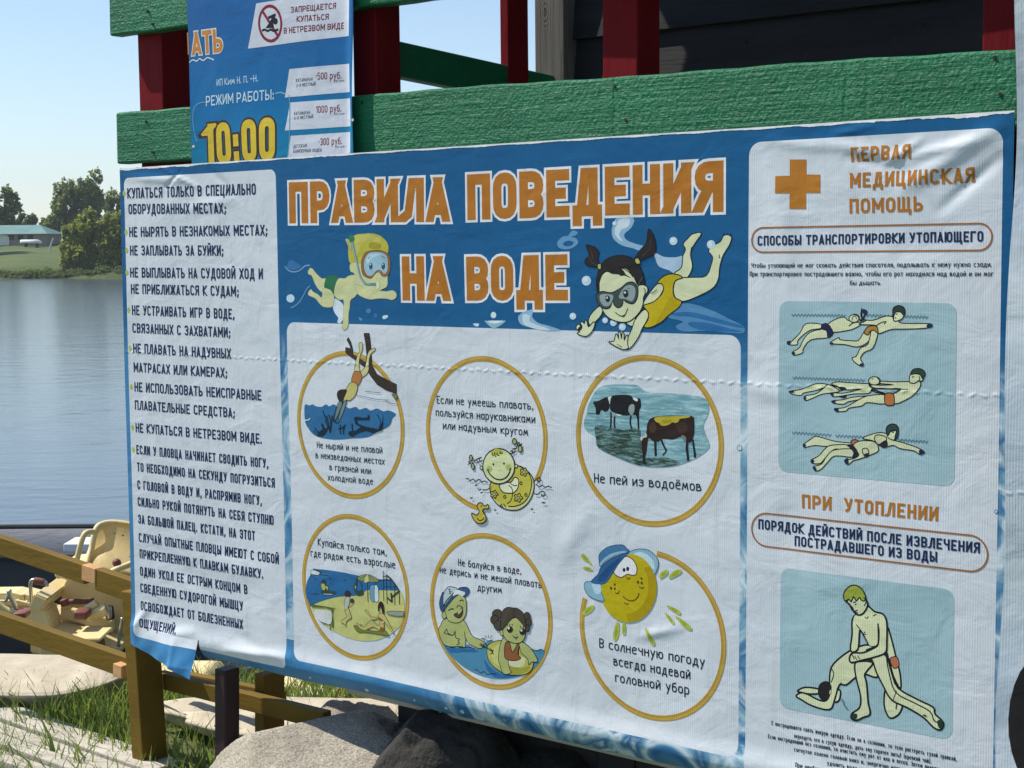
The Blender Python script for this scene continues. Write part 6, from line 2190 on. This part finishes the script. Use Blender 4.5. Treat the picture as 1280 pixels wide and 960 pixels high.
d.l("480,292 520,345 555,415", .0024); d.l("610,285 612,400 590,432 520,462", .0034); d.l("470,500 450,470 440,500", .0024); d.l("485,505 470,480", .002); d.l("500,500 488,478", .002)
d.l("530,245 545,255 552,242", .002); d.l("580,240 600,230", .002); d.o((40, 44, 44), 530, 338, 5, 4, 0); d.l("515,345 540,352", .0018)
d.f(SK, "425,150 480,110 535,140 548,170 540,200 515,230 485,232 455,200 440,170")
d.f((168, 178, 84), "412,150 405,110 430,70 470,55 510,75 535,120 530,150 510,145 500,130 480,150 465,125 450,155 435,140", lw=.0028)
d.l("440,172 458,190 470,215 490,222", .0026); d.l("462,160 480,155", .0024); d.l("472,172 482,170", .0024); d.l("470,212 488,206", .0026); d.l("525,130 540,150 528,180", .0022)
d.f((40, 60, 54), "450,852 455,828 485,830 475,862", 0); d.f((40, 60, 54), "965,870 998,868 1000,905 975,915", 0)
d.l("390,742 410,775 430,800", .002, (110, 130, 134)); d.l("398,735 405,770 420,795", .002, (110, 130, 134)); d.l("880,835 900,842", .003)
pr.finish()

# ------------------------------------------------------------------ PRICE BANNER hanging behind
SD = 3.034
u0s, v0s = PL(240, 205, SD)
u1s, v1s = PL(447, 195, SD)
sx0, sz0 = (u0s + u1s) / 2, BZ + TOPV - .12
pb2 = thing('price_banner', 'small blue banner with working hours and three prices, above the rules banner', 'banner', LW(sx0, SD, sz0), ROTZ)
def P2(x, y):
    u, v = PL(x, y, SD)
    return (u - sx0, v - sz0)
xl, xr = (P2(232, 10)[0] + P2(239, 190)[0]) / 2, (P2(440, 5)[0] + P2(446, 185)[0]) / 2
m, t, b = nt('price_banner_print')
co = objco(t)
sep = t.nodes.new('ShaderNodeSeparateXYZ')
t.links.new(co, sep.inputs[0])
zt = P2(300, 0)[1]
f_ = mth(t, 'DIVIDE', sep.outputs[2], zt, clamp=True)
f_ = mth(t, 'ADD', f_, mth(t, 'MULTIPLY', mth(t, 'SUBTRACT', noise(t, co, 6, 4, .5), .5), .25))
t.links.new(ramp(t, f_, [(.15, ink(40, 136, 168)), (.45, ink(36, 114, 168)), (.9, ink(50, 104, 164))]), b.inputs['Base Color'])
vinyl_finish(t, b, .40)
def w2(x, z):
    return w_second(x, z) + .010 * np.exp(-((np.asarray(x) - xr) / .02) ** 2)
def edge2(X, Z):
    return X + .004 * np.sin(Z * 11) * (np.abs(X - xl) < .003) + .004 * np.sin(Z * 14 + 1) * (np.abs(X - xr) < .003), Z
sheet('printed_sheet', xl, xr, -.02, zt + .35, w2, 70, 90, m, pb2, edge2)
pr = Print('hire_lettering', SD, sx0, sz0, w2, pb2)
WH, DR_, DRK = inkmat(196, 200, 210), inkmat(126, 44, 56), inkmat(58, 62, 76)
d = Draw(pr, 300, 0, .20833, h=.0004, lw=.002)
pr.fill(d.pts("103,22 655,-60 655,215 48,292"), .0004, WH)
for q in ("298,415 660,382 665,552 268,585", "300,615 668,590 675,758 273,783", "308,815 672,792 677,985 286,1000"):
    pr.fill(d.pts(q), .0004, WH)
d.h = .0006
d.o(None, 188, 142, 70, 105, 1, .0085, (140, 46, 58))
d.l("140,65 236,220", .0085, (140, 46, 58), False)
d.f((26, 28, 34), "158,170 180,140 200,108 178,115 176,100 222,82 226,92 205,130 212,168", 0, False)
d.o((26, 28, 34), 220, 128, 16, 20, 0)
d.l("135,185 152,178 170,186 190,178 208,186 238,178", .006, (26, 28, 34))
for s_, x0, y0, x1, y1, c_ in [("ЗАПРЕЩАЕТСЯ", 366, 16.7, 419.2, 10.8, 7.6), ("КУПАТЬСЯ", 373.3, 28.1, 411, 24.6, 7.6), ("В НЕТРЕЗВОМ ВИДЕ", 356.7, 42.7, 429.6, 35.8, 7.8)]:
    text(pr, s_, (x0, y0), (x1, y1), c_, .19, DR_, gap=.15)
for s_, x0, y0, x1, y1, c_ in [("·500 руб.", 396, 100, 427, 98.6, 9), ("1000 руб.", 395.8, 141.6, 427, 139.6, 9), ("·300 руб.", 399, 182, 428.5, 180.6, 9)]:
    text(pr, s_, (x0, y0), (x1, y1), c_, .14, DR_, gap=.12)
for s_, x0, y0, x1, y1, c_ in [("КАТАМАРАН", 370.4, 102.7, 391.7, 101, 4.2), ("2-Х МЕСТНЫЙ", 370.4, 109, 395.4, 107, 4.2), ("КАТАМАРАН", 367.7, 144, 388, 142.7, 4.2), ("4-Х МЕСТНЫЙ", 367.7, 150, 392, 147.5, 4.2),
                               ("ДЕТСКАЯ", 367.7, 185.4, 384, 183.8, 4.2), ("БАМПЕРНАЯ ЛОДКА", 367.7, 191.3, 403, 189.6, 4.2)]:
    text(pr, s_, (x0, y0), (x1, y1), c_, .17, DRK, gap=.14)
for s_, x0, y0, x1, y1, c_ in [("(30 мин)", 418, 103, 432, 101.5, 3), ("(30 мин)", 418, 144.5, 433, 143, 3), ("(10 мин)", 420, 185.6, 434, 184, 3)]:
    text(pr, s_, (x0, y0), (x1, y1), c_, .14, DRK, gap=.14)
LB = inkmat(186, 208, 222)
text(pr, "ИП Ким Н. П. -Н.", (270, 107.5), (322.5, 102), 8.6, .12, LB, h=.0006, gap=.14)
text(pr, "РЕЖИМ РАБОТЫ:", (255.8, 132.5), (342.5, 124.3), 12.6, .14, LB, h=.0006, gap=.14)
text(pr, "10:00", (256, 207), (346, 200), 52, .20, inkmat(70, 44, 40), h=.0005, gap=.10, grow=.0060)
text(pr, "10:00", (256, 207), (346, 200), 52, .20, inkmat(222, 196, 84), h=.0007, gap=.10)
d = Draw(pr, 220, 0, .25, h=.0006)
d.l("143,510 110,515 85,540 80,600 95,690 105,705", .003, (120, 170, 200)); d.l("497,468 520,462 548,470", .003, (150, 190, 212)); d.l("560,480 568,500 570,700 565,780", .003, (110, 168, 196))
d.l("57,312 75,298 95,305 110,292 130,302 150,288 170,292 186,300", .0035, (200, 212, 222))
for s_, a_, b_ in (("АТЬ", (238, 69), (278.5, 65)),):
    text(pr, s_, a_, b_, 29, .19, inkmat(206, 206, 206), h=.0005, gap=.10, grow=.0036)
    text(pr, s_, a_, b_, 29, .19, inkmat(206, 140, 74), h=.0007, gap=.10)
d.l("50,162 53,272", .006, (206, 140, 74), False)
pr.finish()
for (x, y) in [(443.5, 150), (241.5, 183)]:
    pr = Print('eyelet', SD, sx0, sz0, w2, pb2)
    d = Draw(pr, 0, 0, 1.0, h=.0006)
    d.o((200, 204, 206), x, y, 1.6, 2.0, 1, .001, (120, 120, 120))
    pr.finish()

# ------------------------------------------------------------------ NEIGHBOURING WHITE BANNER, cut by the right edge
ND = 2.90
n0, n1 = PL(1267, 100, ND), PL(1243, 950, ND)
nb = thing('white_banner', 'white banner with a dark round shape, cut off by the right edge', 'banner', LW(n0[0], ND, .2), ROTZ + R(10))
m, t, b = nt('white_banner_print')
co = objco(t)
t.links.new(ramp(t, noise(t, co, 3.0, 5, .6, .8), [(.3, ink(178, 186, 194)), (.5, ink(204, 210, 216)), (.75, ink(216, 220, 224))]), b.inputs['Base Color'])
vinyl_finish(t, b)
def w3(x, z):
    return .010 * np.sin(np.asarray(z) * 7 + np.asarray(x) * 5) + .006 * np.sin(np.asarray(z) * 13 + 2 + np.asarray(x) * 20)
def edge3(X, Z):
    k = (1.9 - Z) / 1.7
    lean = PL(1243, 950, ND)[0] - PL(1276, 20, ND)[0]
    return X + lean * k * .55 + .004 * np.sin(Z * 9) * (X < .01), Z
nsh = sheet('printed_sheet', 0.004, .75, -.1, 2.1, w3, 60, 120, m, nb, edge3)
pn = Print('dark_emblem', ND, 0, 0, w3, nb)
cx, cz = PL(1300, 905, ND)
cx -= n0[0]; cz -= .2
pn.fill([(cx + .062 * math.cos(k * .2618), cz + .13 * math.sin(k * .2618)) for k in range(24)], .001, inkmat(40, 36, 36))
pn.finish()

# ------------------------------------------------------------------ AIR: faint summer haze over the lake
bm = bmesh.new()
box(bm, (-1000, -70, -8), (1000, SHORE + 1700, 90))
m = bpy.data.materials.new('summer_haze')
m.use_nodes = True
t = m.node_tree
t.nodes.remove(t.nodes['Principled BSDF'])
pv = t.nodes.new('ShaderNodeVolumePrincipled')
pv.inputs['Color'].default_value = (.86, .92, 1, 1)
pv.inputs['Density'].default_value = .00032
t.links.new(pv.outputs[0], t.nodes['Material Output'].inputs['Volume'])
hz = obj('haze', bm, m)
hz['kind'] = 'stuff'
